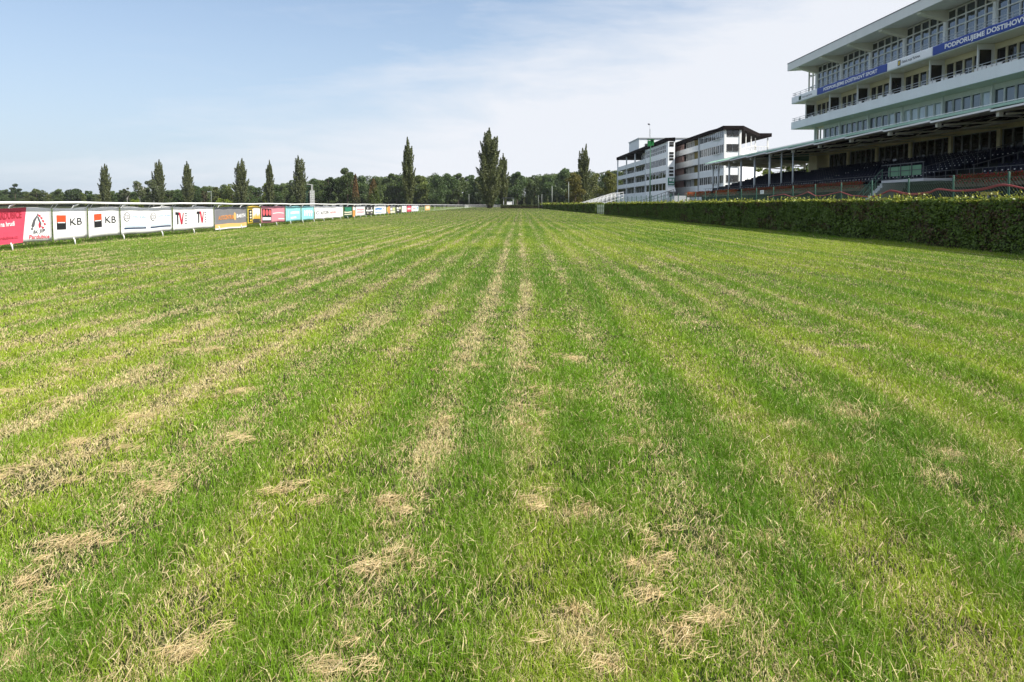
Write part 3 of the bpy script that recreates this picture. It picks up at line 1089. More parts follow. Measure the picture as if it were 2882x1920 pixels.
for i, zb in enumerate(ZB[:-1]):
    z1_ = zb + 6
    # top storey, three rows of panes
    window(zb + .2, z1_ - .2, 13.75, 17.42, (0, .17, .37, .58, .80, 1), (0, .60, .80, 1), mats=(M['frame'], M['glass']), fr=.10)
    # box storey between the balconies
    for k in range(5):
        a = zb + .14 + k * 1.145
        window(a, a + 1.10, 11.3, 13.04, (0, 1), (0, 1), x=XW + .02, mats=(M['cream'], M['glassd']), fr=.09)
    # dining storey above the stand roof
    if z1_ < 83:
        for k in range(5):
            a = zb + .18 + k * 1.15
            window(a, a + 1.12, 8.74, 10.0, (0, 1), (0, 1), x=XW + .02, mats=(M['frame'], M['curtain'] if i in (6,) or (i * 5 + k) % 11 == 3 else M['glassb']), fr=.10)
window(78.65 + .2, 82.4, 8.74, 10.0, (0, .33, .66, 1), (0, 1), x=XW + .02, mats=(M['frame'], M['glassb']), fr=.1)
# open glazed corners at the far end
window(84.75, ZF - .05, 13.75, 17.4, (0, .5, 1), (0, .45, .8, 1), mats=(M['frame'], None), fr=.1, glass=False)
m = MB()
for xx in (XW + .1, XW + 1.1, XW + 2.2, XW + 3.2):
    m.bar((xx, ZF, 13.7), (xx, ZF, 17.3), .1)
for zz in (13.9, 15.4, 16.9):
    m.bar((XW + .1, ZF, zz), (XW + 3.2, ZF, zz), .08)
m.build('window', M['dsteel'], st)
window(82.6, 84.4, 7.4, 10.1, (0, .5, 1), (0, .45, 1), mats=(M['frame'], None), fr=.12, glass=False)
m = MB()
for xx in (XW + .9, XW + 1.7):
    m.bar((xx, 84.4, 7.4), (xx, 84.4, 10.3), .1)
m.bar((XW, 84.4, 8.6), (XW + 1.7, 84.4, 8.6), .08)
m.build('window', M['dsteel'], st)
# columns, fins and roof beams on every bay line
for zb in ZB[1:]:
    MB().box(XW - .12, XW + .3, zb - .17, zb + .17, 13.68, 16.62).build('column', M['white'], st)
    MB().box(XW - .14, XW + .33, zb - .12, zb + .12, 7.4, 10.34).build('column', M['frame'], st)
    m = MB()
    m.box(XB + .72, XB + .84, zb - .06, zb + .06, 10.6, 13.42).box(XW - .22, XW - .01, zb - .06, zb + .06, 10.6, 13.42)
    m.box(XB + .84, XW - .22, zb - .06, zb + .06, 13.02, 13.42)
    pt = m.build('partition', M['frame'], st)
    MB().box(XB + .85, XW - .23, zb - .02, zb + .02, 10.6, 13.01).build('glass', M['glassd'], pt)
    MB().prism([(XR + .18, zb - .3, 17.28), (XW + .3, zb - .3, 16.62), (XW + .3, zb - .3, 17.56), (XR + .18, zb - .3, 17.49)], (0, .6, 0)).build('roof_beam', M['soffit'], st)
m = MB()
m.prism([(XR, Z0, 17.44), (XW + .3, Z0, 17.58), (54, Z0, 17.6), (54, Z0, 18.2), (XR, Z0, 18.33)], (0, ZF + .25 - Z0, 0))
rf = m.build('roof', M['roofw'], st)
MB().prism([(XR - .03, Z0, 18.30), (XR + .3, Z0, 18.30), (XR + .3, Z0, 18.37), (XR - .03, Z0, 18.37)], (0, ZF + .28 - Z0, 0)).build('roof_edge', M['dsteel'], rf)

# lower stand roof: green sheets, stepped gutters, trusses
ZE = 102.6
mb = MB()
ycs = np.arange(Z0, ZE, .09)
prof = [(XC - .06, 7.06), (XC + 1.0, 7.42), (XW - .02, 8.25)]
for i, y in enumerate(ycs):
    dz = .028 if i % 2 else -.028
    for x, z in prof:
        if y > 87.9 and x > 35:
            x, z = 39.9, 6.72
        mb.v.append((x, y, z + dz))
for i in range(len(ycs) - 1):
    for j in range(2):
        a = i * 3 + j
        mb.f.append((a, a + 3, a + 4, a + 1)); mb.m.append(0)
crf = mb.build('canopy_roof', M['gsheet'], st)
MB().prism([(XC + .2, Z0, 6.98), (40.3, Z0, 7.95), (40.3, Z0, 8.01), (XC + .2, Z0, 7.04)], (0, 87.9 - Z0, 0)).build('canopy_ceiling', M['soffit'], st)
MB().prism([(XC + .2, 87.95, 6.98), (40.0, 87.95, 6.45), (40.0, 87.95, 6.51), (XC + .2, 87.95, 7.04)], (0, ZE - 87.95, 0)).build('canopy_ceiling', M['soffit'], st)
MB().bar((XC + 1.0, Z0, 7.50), (XC + 1.0, ZE, 7.50), .05).build('cable', M['white'], crf)
k = 43.5 - 18
while k < ZE - 1:
    k2 = min(k + 6, ZE)
    m = MB()
    m.prism([(XC - .12, k + .03, 6.93), (XC + .1, k + .03, 6.93), (XC + .1, k + .03, 7.05), (XC - .12, k + .03, 7.05)], (0, k2 - k - .06, -.10))
    m.build('gutter', M['white'], st)
    # truss: top and bottom chord, posts
    m = MB()
    far = k > 87.9
    m.bar((XC + .15, k, 6.9), (40.0, k, 6.36 if far else 7.82), .16, .14)
    m.bar((XC + .9, k, 6.72), (40.0, k, 6.05 if far else 7.22), .14, .12)
    for f in (.1, .32, .55, .78):
        xa = XC + .9 + f * 8.9
        m.bar((xa, k, 6.72 + (-.6 if far else .48) * f), (xa + .9, k, 6.88 - .5 * f if far else 7.0 + .86 * f), .07)
    m.box(XC + .35, XC + .62, k - .13, k + .13, 6.55, 6.92)
    m.build('truss', M['soffit'], st)
    k += 6
for x, z in ((32.4, 6.96), (35.2, 7.2), (37.8, 7.45)):
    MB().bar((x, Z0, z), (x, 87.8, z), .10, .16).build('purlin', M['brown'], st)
m = MB()
for y in np.arange(28.5, ZE, 6):
    m.box(32.6, 34.4, y - .1, y + .1, 6.92, 6.98)
    m.build('strip_lamp', M['white'], st)
    m = MB()
# glazed back wall under the lower roof
m = MB()
m.box(40.0, 40.3, Z0, 85.6, 7.14, 7.95)
m.build('wall', M['cream'], st)
cols6 = [y for y in np.arange(26.2, 82, 6.0)]
for y in cols6:
    MB().box(39.85, 40.3, y - .2, y + .2, 5.2, 7.15).build('column', M['cream'], st)
    for kk in range(5):
        a = y + .2 + kk * 1.12
        if a + 1.12 < 85.3:
            window(a, a + 1.11, 5.2, 7.13, (0, 1), (0, 1), x=40.05, mats=(M['steel'], M['glassd']), fr=.07)
MB().box(38.9, 40.4, 85.7, 87.9, 2.2, 7.8).build('wall', M['cream'], st)
# terrace: front wall, steps, upstand at the back
tier = [(30.55 + .93 * i, 2.66 + .255 * i) for i in range(10)]
prof = [(29.95, 0)]
prof += [(29.95, 2.6), (30.5, 2.6)]
for x, z in tier:
    prof += [(x, z), (x + .93, z)]
prof += [(40.0, 5.0), (40.0, 0)]
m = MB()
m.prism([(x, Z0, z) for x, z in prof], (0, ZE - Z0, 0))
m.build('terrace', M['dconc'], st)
m = MB()
for y in np.arange(Z0, ZE, 1.2):
    m.bar((30.2, y, 2.6), (30.2, y, 3.45), .035)
for h in (3.1, 3.45):
    m.bar((30.2, Z0, h), (30.2, ZE, h), .035)
m.build('handrail', M['dsteel'], st)
m = MB()
for y in np.arange(86.5, ZE, 1.3):
    m.bar((39.7, y, 5.0), (39.7, y, 5.8), .04)
m.bar((39.7, 86.5, 5.8), (39.7, ZE, 5.8), .04)
m.build('handrail', M['dsteel'], st)
# poles that carry the open far end
for y in (104.3 - 2.3, 99.6, 95.0, 90.4, 85.7, 81.0):
    MB().tube([(31.4, y, 2.7), (31.4, y, 7.0)], .13, 10).build('pole', M['pale'], st, smooth=True)
for y in (77.7, 74.7):
    MB().tube([(31.4, y, 2.7), (31.4, y, 7.0)], .08, 8).build('pole', M['pale'], st, smooth=True)
for y in (101.5, 97.6, 93.8, 90.2):
    MB().tube([(39.4, y, 4.9), (39.4, y, 6.5)], .12, 8).build('pole', M['soffit'], st, smooth=True)
# landing with green panels and the stair down towards the far end
m = MB()
m.box(28.0, 29.9, 46.2, 51.3, 2.72, 2.9)
m.build('landing', M['conc2'], st)
for a in (46.6, 47.9, 49.2):
    MB().box(28.02, 28.06, a, a + 1.25, 3.15, 3.8).build('landing_panel', M['gpanel'], st)
m = MB()
for y in np.arange(46.3, 51.4, 1.3):
    m.bar((28.0, y, 2.9), (28.0, y, 3.98), .05)
m.bar((28.0, 46.2, 3.98), (28.0, 51.3, 3.98), .06)
m.bar((28.0, 46.2, 3.5), (28.0, 51.3, 3.5), .04)
m.build('handrail', M['dsteel'], st)
m = MB()
for i in range(16):
    y = 51.35 + .32 * i
    z = 2.72 - .17 * i
    m.box(28.1, 29.8, y, y + .33, z - .35, z)
m.build('stair', M['conc2'], st)
for xx in (28.05, 29.85):
    m = MB()
    for h in (.95, .5):
        m.bar((xx, 51.3, 2.75 + h), (xx, 56.4, .05 + h), .05)
    for i in range(7):
        m.bar((xx, 51.3 + .85 * i, 2.75 - .45 * i), (xx, 51.3 + .85 * i, 3.7 - .45 * i), .045)
    m.build('handrail', M['green'], st)
# aisle rail that climbs the steps beside the landing
for zz in (45.4, 51.9):
    m = MB()
    m.bar((30.6, zz, 3.7), (39, zz, 6.0), .05)
    for i in range(9):
        m.bar((30.7 + .93 * i, zz, 2.7 + .255 * i), (30.7 + .93 * i, zz, 3.72 + .255 * i), .045)
    m.build('handrail', M['dsteel'], st)


# seats on the steps
def seat_geo(mb, x, y, z):
    mb.box(x + .30, x + .72, y - .21, y + .21, z + .40, z + .45, 0)
    mb.add([(x + .70, y - .21, z + .45), (x + .70, y + .21, z + .45), (x + .80, y + .20, z + .86), (x + .80, y - .20, z + .86),
            (x + .75, y - .21, z + .45), (x + .75, y + .21, z + .45), (x + .84, y + .20, z + .86), (x + .84, y - .20, z + .86)],
           [(0, 1, 2, 3)[::-1], (4, 5, 6, 7), (0, 4, 7, 3), (1, 2, 6, 5), (3, 7, 6, 2)], 0)
    mb.box(x + .45, x + .55, y - .12, y + .12, z, z + .40, 0)
    mb.add([(x + .722, y - .06, z + .62), (x + .722, y + .06, z + .62), (x + .735, y + .06, z + .68), (x + .735, y - .06, z + .68)], [(0, 1, 2, 3)[::-1]], 1)


Rz = Matrix.Rotation(RS, 3, 'Z')
spots = []
for i, (x, z) in enumerate(tier[:9]):
    for y in np.arange(39.5, ZE - .6, .52):
        if not (45.5 < y < 51.8 and i < 6) and not (68.3 < y < 69.5) and not (84.8 < y < 88.3 and i > 6):
            spots.append((x, y, z))
spots.sort(key=lambda s: s[1] + (200 if s[0] * F / s[1] > 1500 else 0))
s0 = MB()
seat_geo(s0, 0, 0, 0)
seat_root = None
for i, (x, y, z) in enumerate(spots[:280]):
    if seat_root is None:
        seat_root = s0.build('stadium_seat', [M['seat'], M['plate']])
        o = seat_root
    else:
        o = seat_root.copy()
        COL.objects.link(o)
    o.location = Rz @ Vector((x, y, z + .002))
    o.rotation_euler = (0, 0, RS)
    tag(o, 'dark blue plastic spectator seat with a pale number plate on the grandstand terrace', 'seat', 'spectator seats on the terrace steps')
m = MB()
for x, y, z in spots[280:]:
    seat_geo(m, x, y, z + .002)
o = m.build('terrace_seating', [M['seat'], M['plate']])
o.rotation_euler = (0, 0, RS)
tag(o, 'dark rows of spectator seats on the far part of the terrace', 'seats', kind='stuff')

# banners on the upper balcony
UB, NB = (0, -1, 0), (-1, 0, 0)


def up_banner(y_far, y_near, label, mt, seed):
    return Board('balcony_banner', label, 'banner', (XB - .012, y_far - .02, 0), UB, NB, y_far - y_near - .04, 13.46, 14.20, mt, rot=RS, group='long banners on the upper balcony', wr=.006, seed=seed)


gw = cloth('banner_pale_grey', (.84, .85, .86))
b = up_banner(ZF, 80.1, 'short pale banner with ČESKÁ POJIŠŤOVNA lettering at the far corner of the balcony', gw, 1)
b.rect(2.0, 2.7, 13.58, 14.05, ink['dgreen'], 'emblem')
b.text('ČESKÁ POJIŠŤOVNA', 2.95, 5.6, 13.66, 13.93, ink['dgrey'], .01)
b = up_banner(80.1, 65.85, 'blue banner reading PODPORUJEME DOSTIHOVÝ SPORT', ink['royal'], 2)
b.text('PODPORUJEME DOSTIHOVÝ SPORT', 1.55, 12.55, 13.56, 14.10, ink['white'], .035)
b = up_banner(65.85, 59.1, 'pale banner with a yellow and black emblem and ČESKÁ POJIŠŤOVNA between two blue ones', gw, 3)
b.rect(1.68, 2.15, 13.58, 14.06, ink['navy'], 'emblem')
b.disc(1.93, 13.88, .16, .12, ink['yellow'], 'emblem', .010, 8)
b.disc(1.88, 13.72, .13, .09, ink['yellow'], 'emblem', .012, 8)
b.text('ČESKÁ POJIŠŤOVNA', 2.3, 5.05, 13.66, 13.96, ink['dgrey'], .03)
b = up_banner(59.1, 44.8, 'blue banner reading PODPORUJEME DOSTIHOVÝ that runs out of the picture', ink['royal'], 4)
b.text('PODPORUJEME DOSTIHOVÝ SPORT', 1.6, 12.6, 13.55, 14.13, ink['white'], .035)

# flower boxes along the terrace front
def flower_geo(n, red):
    P = np.stack([rng.normal(0, .16, n) - .08, (rng.random(n) - .5) * 1.02, .06 + rng.random(n) * .50 - .16 * rng.random(n)], 1)
    lump = .5 + .5 * np.sin(P[:, 1] * 7 + 1)
    P[:, 2] += .10 * lump
    q = cards(P, .085)
    c = np.where((rng.random(n) < .62)[:, None], np.array(red), np.array([.05, .10, .02])) * (.6 + .7 * rng.random(n))[:, None]
    return q, c


boxes = [y for y in np.arange(39.5, 109, 1.06) if not (45.8 < y < 56.6) and not (84.2 < y < 86.9) and not (95.6 < y < 97.2)]
kinds = {}
for i, y in enumerate(boxes):
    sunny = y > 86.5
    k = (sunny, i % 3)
    o = thing('flower_box', 'flower box of orange red geraniums coloured brighter for the full sun on the open far terrace' if sunny else 'flower box of red geraniums coloured darker for the shade on the terrace front', 'flower box', (29.62, y, 2.36), RS,
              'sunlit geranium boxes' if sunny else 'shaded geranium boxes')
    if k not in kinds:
        q, c = flower_geo(560, (.55, .10, .035) if sunny else (.30, .026, .018))  # two reds for the same flowers: sun and shade put into the petal colour
        pl = MB().box(29.42, 29.88, y - .5, y + .5, 2.30, 2.52).build('planter', M['pot'], o)
        fl = np_mesh('blossoms', q + np.array((0, 0, .15)), 4, c, M['petal'], o)
        kinds[k] = (pl, fl)
    else:
        for src in kinds[k]:
            cpy = src.copy()
            COL.objects.link(cpy)
            cpy.parent = o

# ramp from the terrace's far end down to the ground
rp = thing('access_ramp', 'pale sloping concrete ramp with dark railings beyond the far end of the grandstand', 'ramp', (29.5, 130, 0), RS)
MB().prism([(28.4, 112, 0), (28.4, 152, 0), (28.4, 152, .05), (28.4, 112, 2.6)], (2.4, 0, 0)).build('ramp_slope', M['conc2'], rp)
m = MB()
for i in range(15):
    y = 112 + 2.8 * i
    z = 2.6 - .0637 * (y - 112)
    m.bar((28.3, y, z), (28.3, y, z + 1.0), .07)
m.bar((28.3, 112, 3.6), (28.3, 151.5, 1.1), .07)
m.bar((28.3, 112, 3.1), (28.3, 151.5, .6), .05)
m.build('handrail', M['dsteel'], rp)

# ------------------------------------------------------------------ green wire fence behind the hedge
FX = 15.0
wf = thing('wire_fence', 'green chain link fence with round posts between the hedge and the grandstand', 'fence', (FX, 40, 0))
m = MB()
y0, y1, H = 9, 92, 1.98
y = y0 - H
while y < y1:
    ya, za = (y, 0.05) if y >= y0 else (y0, .05 + y0 - y)
    yb, zb = (y + H, H) if y + H <= y1 else (y1, H - (y + H - y1))
    m.bar((FX + .02, ya, za), (FX + .02, yb, zb), .0045)
    m.bar((FX + .03, ya, H + .05 - za), (FX + .03, yb, H + .05 - zb), .0025)
    y += .135 if y < 50 else .24
m.bar((FX + .025, y0, H), (FX + .025, y1, H), .012)
m.bar((FX + .025, y0, 1.05), (FX + .025, y1, 1.05), .006)
m.build('wire_mesh', M['green'], wf)
for k in range(-4, 28):
    y = 20.76 + 2.525 * k
    if y < y1 + 1:
        MB().tube([(FX - .03, y, 0), (FX - .03, y, 2.10), (FX - .03, y, 2.13)], [.032, .032, .012], 8).build('post', M['green'], wf, smooth=True)


def on_fence(px, py, x=FX - .09):
    y = x * F / (px - 1400)
    return (x, y, CAMZ + (577 - py) / F * y)


hp = [(2452, 553), (2474, 548), (2500, 536.5), (2516, 537.5), (2557, 545.5), (2610, 541), (2637, 532), (2684, 537), (2740, 534), (2775, 528), (2810, 520), (2838, 521.5), (2884, 531), (2960, 541), (3080, 530)]
for off, lab in ((0, 'upper of two red hoses looped along the green wire fence'), (2.6, 'lower of two red hoses looped along the green wire fence')):
    P = [on_fence(a, b + off * (1 + .4 * math.sin(a * .03))) for a, b in hp]
    S_ = []
    for i in range(len(P) - 1):
        for t in np.linspace(0, 1, 8, endpoint=False):
            p0, p1, p2, p3 = P[max(i - 1, 0)], P[i], P[i + 1], P[min(i + 2, len(P) - 1)]
            S_.append(tuple(.5 * (2 * b_ + (c_ - a_) * t + (2 * a_ - 5 * b_ + 4 * c_ - d_) * t * t + (3 * b_ - a_ - 3 * c_ + d_) * t ** 3) for a_, b_, c_, d_ in zip(p0, p1, p2, p3)))
    tag(MB().tube(S_, .019, 7).build('hose', M['hose'], smooth=True), lab, 'hose', 'red hoses on the wire fence')
hp2 = [(2160, 556), (2176, 551), (2205, 547), (2230, 555), (2262, 545), (2272, 540.5), (2294, 552), (2318, 551), (2342, 545), (2364, 540.5), (2395, 551), (2440, 554)]
P = [on_fence(a, b) for a, b in hp2]
tag(MB().tube(P, .022, 6).build('hose', M['hose'], smooth=True), 'thin red hose looped along the far stretch of the wire fence', 'hose', 'red hoses on the wire fence')
a, b_ = on_fence(2138, 536, FX - .06), on_fence(2148, 546, FX - .06)
o = thing('notice', 'small white notice sheet fixed to the wire fence', 'notice', a)
MB().box(a[0] - .006, a[0], b_[1], a[1], b_[2], a[2]).build('sheet', M['white'], o)
MB().box(a[0] - .012, a[0] - .0065, b_[1] + .1, a[1] - .1, a[2] - .12, a[2] - .06).build('print', ink['fadegrey'], o)
a, b_ = on_fence(2756, 541, FX + .6), on_fence(2803, 549, FX + .6)
o = thing('yellow_board', 'weathered yellow board on two short legs behind the wire fence', 'board', (FX + .6, (a[1] + b_[1]) / 2, 0))
MB().box(FX + .6, FX + .64, b_[1], a[1], b_[2], a[2]).build('panel', M['yellow'], o)
for y in (b_[1] + .2, a[1] - .2):
    MB().box(FX + .65, FX + .71, y - .03, y + .03, 0, a[2] - .02).build('leg', M['dsteel'], o)
# benches in the shade behind the fence
for y in (30.5, 41.0, 60.0):
    o = thing('park_bench', 'slatted bench behind the wire fence, %s' % {30.5: 'nearest of three', 41.0: 'middle one of three', 60.0: 'farthest of three'}[y], 'bench', (19, y, 0), group='benches by the path')
    m = MB()
    for k in range(4):
        m.box(18.7 + .12 * k, 18.8 + .12 * k, y - .9, y + .9, .43, .46)
    m.build('seat', M['yellow'], o)
    m = MB()
    for k in range(3):
        m.box(19.2, 19.23, y - .9, y + .9, .58 + .13 * k, .68 + .13 * k)
    m.build('backrest', M['yellow'], o)
    for yy in (y - .7, y + .7):
        MB().box(18.72, 19.18, yy - .03, yy + .03, 0, .425).build('leg', M['dsteel'], o)

# ------------------------------------------------------------------ second grandstand
hb = thing('spectator_building', 'white five storey spectator building with stepped facade and dark brown roof edge', 'building', (45, 180, 0))
wl = mat('white_facade', (.86, .87, .87), .7, .05, .4, streak=True)
core_l = [(42.0, 236), (42.0, 191), (40.5, 191), (40.5, 168.2), (41.2, 168.2), (45.4, 188), (60, 188), (60, 236)]
core_r = [(47.4, 190), (47.4, 161), (46.0, 160.6), (46.0, 143.5), (48.8, 143.5), (57.2, 158.4), (60.0, 158.4), (60, 190)]
MB().slab([(42.0, 206), (42.0, 191), (40.5, 191), (40.5, 168.2), (41.2, 168.2), (45.4, 188), (60, 188), (60, 206)], 13, 16.0).slab(core_l, 0, 13).build('wall', wl, hb)
MB().slab(core_r, 0, 12.6).slab([(47.4, 190), (47.4, 161), (46.0, 160.6), (46.0, 143.5), (48.8, 143.5), (53, 158.4), (53, 190)], 12.6, 16.0).build('wall', wl, hb)
LL = [(4.6, 6.4), (7.6, 9.4), (10.6, 12.3), (13.6, 15.4)]
LR = [(5.5, 7.2), (8.6, 10.3), (11.7, 13.4), (14.7, 16.2)]


def edges(lv, top):
    z = 0
    out = []
    for a, b in lv:
        out.append((z, a))
        z = b
    if z < top:
        out.append((z, top))
    return out


for z0, z1 in edges(LL, 15.95):
    if z0 == 0:
        z0 = 2.2 if False else 0
    gal = z1 if z1 < 15 else None
    if gal:
        MB().box(40.0, 40.2, 191, 236, z0, z1).box(40.0, 42, 235.8, 236, z0, z1).build('parapet', M['pale'], hb)
        MB().box(40.2, 42.0, 191, 235.8, z1 - .95, z1 - .7).build('gallery_floor', M['conc2'], hb)
    MB().box(39.98, 40.48, 168.2, 191, z0, z1).build('parapet', wl, hb)
for y in (236, 220, 206.5, 191.6):
    MB().bar((40.0, y, 0), (40.0, y, 16), .34).build('column', M['pale'], hb)
for lv, (z0, z1) in enumerate(LL):
    n = 6
    for k in range(n):
        a = 168.6 + k * 3.7
        window(a, a + 3.6, z0, z1, (0, .5, 1) if lv == 3 else (0, 1), (0, .45, 1) if lv == 3 else (0, 1), x=40.04, mats=(M['white'], M['glassd']), fr=.14, parent=hb, depth=.05)
    for k in range(6):
        a = 191.8 + k * 7.3
        if lv == 3 and a > 200:
            continue
        window(a, a + 6.9, z0 - .6, z1, (0, .33, .66, 1), (0, 1), x=41.8, mats=(M['frame'], M['glassd']), fr=.16, parent=hb, depth=.15)
# stair tower
MB().box(39.9, 41.5, 166.2, 168.19, 0, 16).build('stair_tower', wl, hb)
for z in (14.8, 15.4, 11.6, 12.3, 13.0, 7.9, 8.7, 9.5):
    MB().box(40.2, 41.2, 166.14, 166.22, z, z + .5).build('window', M['glassd'], hb)
sg = MB().box(39.95, 41.45, 166.05, 166.19, 5.8, 7.5).build('sign', ink['green'], hb)
MB().box(40.2, 40.8, 166.0, 166.045, 6.7, 7.3).box(41.0, 41.3, 166.0, 166.045, 6.6, 7.3).box(40.1, 41.3, 166.0, 166.045, 6.05, 6.25).build('lettering', ink['white'], sg)
MB().prism([(39.8, 165.4, 4.4), (39.8, 166.19, 5.3), (39.8, 166.19, 4.2), (39.8, 165.4, 4.2)], (1.8, 0, 0)).build('entrance_canopy', M['white'], hb)
MB().box(40.3, 41.1, 166.12, 166.19, 2.4, 4.15).build('door', M['glassd'], hb)
# right block: gallery and window bays
for z0, z1 in edges(LR, 16.2):
    if z1 < 16:
        MB().box(45.6, 45.8, 161, 190, z0, z1).build('parapet', M['pale'], hb)
        MB().box(45.8, 47.4, 161, 190, z1 - .95, z1 - .7).build('gallery_floor', M['conc2'], hb)
    MB().slab([(45.6, 160.9), (45.6, 152), (45.95, 148), (45.6, 143.3), (46.0, 143.3), (46.2, 148), (46.0, 152), (46.0, 160.9)], z0, z1).build('parapet', M['pale'], hb)
    MB().box(46.02, 49.0, 143.1, 143.48, z0, z1).build('parapet', wl, hb)
MB().bar((45.55, 160.6, 0), (45.55, 160.6, 16.4), .35).build('column', M['steel'], hb)
for a in (45.8, 48.85):
    MB().box(a - .2, a + .2, 142.98, 143.3, 0, 16.2).build('column', M['white'], hb)
for lv, (z0, z1) in enumerate(LR):
    for a, b_ in ((143.6, 145.9), (146.1, 148.5), (148.8, 151.5), (151.7, 154.2), (154.4, 157.2), (157.4, 160.2)):
        window(a, b_, z0, z1, (0, .5, 1), (0, 1), x=45.66, mats=(M['white'], M['glassd'] if lv != 3 else M['glass']), fr=.12, parent=hb, depth=.05)
    # end wall windows
    m = MB()
    m.box(46.2, 47.25, 143.02, 143.12, z0 + .3, z1 - .1).box(47.4, 48.5, 143.02, 143.12, z0 + .3, z1 - .1)
    m.build('window', M['glassd'], hb)
    MB().box(46.3, 46.4, 176.5, 188.5, z0 - .6, z1).build('wall_panel', M['pink'], hb)
    MB().box(46.3, 46.4, 161.2, 167.0, z0 - .6, z1).build('wall_panel', M['olive'], hb)
    for k in range(2):
        window(167.3 + k * 3.3, 170.5 + k * 3.3, z0 - .6, z1, (0, .3, .6, 1), (0, 1), x=46.25, mats=(M['frame'], M['glassd']), fr=.2, parent=hb, depth=.2)
# diagonal corner terraces with slanting white parapets
dg = Vector((57.4 - 49, 158 - 143.2, 0))
P0 = Vector((49.0, 143.2, 0))
nn = Vector((dg.y, -dg.x, 0)).normalized()


def dpt(t, z, o=.0):
    return P0 + dg * t + nn * o + Vector((0, 0, z))


for (za, zb, h) in ((11.2, 13.0, 1.5), (4.4, 6.4, 2.0)):
    MB().prism([dpt(0, za - h, .03), dpt(.85, zb - h, .03), dpt(1, zb - h, .03), dpt(1, zb, .03), dpt(.85, zb, .03), dpt(0, za, .03)], nn * .2).build('parapet', wl, hb)
m = MB()
for t in np.linspace(0, 1, 9):
    m.bar(dpt(t, 11.1 + 1.9 * min(1, t / .85), .1), dpt(t, 12.4 + 1.7 * min(1, t / .85), .1), .09)
m.bar(dpt(0, 12.4, .1), dpt(.85, 14.1, .1), .09)
m.bar(dpt(.85, 14.1, .1), dpt(1, 14.1, .1), .09)
for xx in np.arange(57.4, 60.3, .7):
    m.bar((xx, 158, 12.7), (xx, 158, 14.1), .08)
m.bar((57.4, 158, 14.1), (60.2, 158, 14.1), .09)
m.build('handrail', M['white'], hb)
m = MB()
m.add([Vector((53.0, 158, 12.7)), Vector((49.2, 146.5, 12.7)), Vector((49.2, 146.5, 15.9)), Vector((53.0, 158, 15.9))], [(0, 1, 2, 3)])
m.build('window', M['glass'], hb)
for t in (.35, .7, 1.0):
    MB().bar(dpt(t, 12.6, -.1), dpt(t, 16, -.1), .16).build('column', M['white'], hb)
MB().bar((60.1, 158.2, 12.6), (60.1, 158.2, 16), .25).build('column', M['white'], hb)
# roofs with their dark edges
rl = [(39.6, 236.4), (39.6, 191), (39.5, 167.2), (41.5, 166.0), (46, 187), (60.5, 187), (60.5, 236.4)]
rr = [(45.2, 187.4), (45.2, 152), (45.6, 148), (45.2, 142.6), (49.3, 142.6), (57.9, 157.4), (60.7, 157.4), (60.7, 187.4)]
MB().slab(rl, 16.02, 16.9).build('roof', M['brown'], hb)
MB().slab(rr, 16.22, 17.0).build('roof', M['brown'], hb)
ph = MB().slab([(42.2, 228), (42.2, 212), (58, 212), (58, 228)], 16.91, 20.9).build('penthouse', M['pale'], hb)
MB().slab([(42.0, 228.2), (42.0, 211.8), (58.2, 211.8), (58.2, 228.2)], 20.91, 21.15).build('roof_edge', M['steel'], ph)
MB().box(44.0, 48, 211.9, 211.98, 17.6, 19.4).build('window', M['glassd'], ph)
mst = MB()
for dx, dy in ((0, 0), (.5, 0), (.25, .45)):
    mst.bar((45.6 + dx, 214 + dy, 21.1), (45.75 + dx * .4, 214 + dy * .4, 23.9), .07)
for k in range(5):
    z = 21.4 + .50 * k
    mst.bar((45.62, 214, z), (46.05, 214, z + .45), .05)
    mst.bar((46.05, 214, z), (45.7, 214.3, z + .45), .05)
mst.bar((45.8, 214.1, 23.9), (45.8, 214.1, 25.2), .06)
mst.build('antenna_mast', M['steel'], hb)
MB().tube([(45.2, 214.1, 25.5), (45.5, 214.1, 25.38), (45.9, 214.1, 25.2)], [.12, .30, .08], 10).build('antenna', M['dsteel'], hb)

# ------------------------------------------------------------------ open bleachers left of the building
bl = thing('bleachers', 'small open stepped bleachers with white tubular rails beside the white building', 'bleachers', (25, 172, 0))
m = MB()
for i in range(9):
    x, z = 20.6 + .95 * i, .45 + .30 * i
    m.box(x, x + .35, 164, 180, z + .35, z + .42)
    m.box(x + .35, x + .95, 164, 180, z, z + .06)
m.build('steps', M['conc2'], bl)
for y in (164, 169.5, 175, 180):
    m = MB()
    m.bar((20.4, y, 1.45), (29.2, y, 4.15), .08)
    m.bar((20.4, y, .9), (29.2, y, 3.6), .06)
    m.bar((20.6, y, .3), (29.2, y, 2.9), .12)
    for i in range(10):
        x = 20.4 + .97 * i
        m.bar((x, y, 0), (x, y, 1.45 + .298 * i), .08)
    m.build('side_rail', M['white'], bl)
m = MB()
for h in (3.6, 4.15):
    m.bar((29.2, 164, h), (29.2, 180, h), .08)
m.build('back_rail', M['white'], bl)

# picket gate between the two hedges
gt = thing('picket_gate', 'pale green picket gate closing the gap between the two clipped hedges', 'gate', (13.4, 92, 0))
for i in range(6):
    q = Vector((13.0 + .03 * i, 84.0 + 1.75 * i, 0))
    MB().box(q.x - .07, q.x + .07, q.y - .16, q.y + .16, .05, 1.18).build('picket', M['picket'], gt)
m = MB()
for z in (.35, .9):
    m.bar((13.1, 83.4, z), (13.3, 93.6, z), .05)
m.build('crossbar', M['steel'], gt)

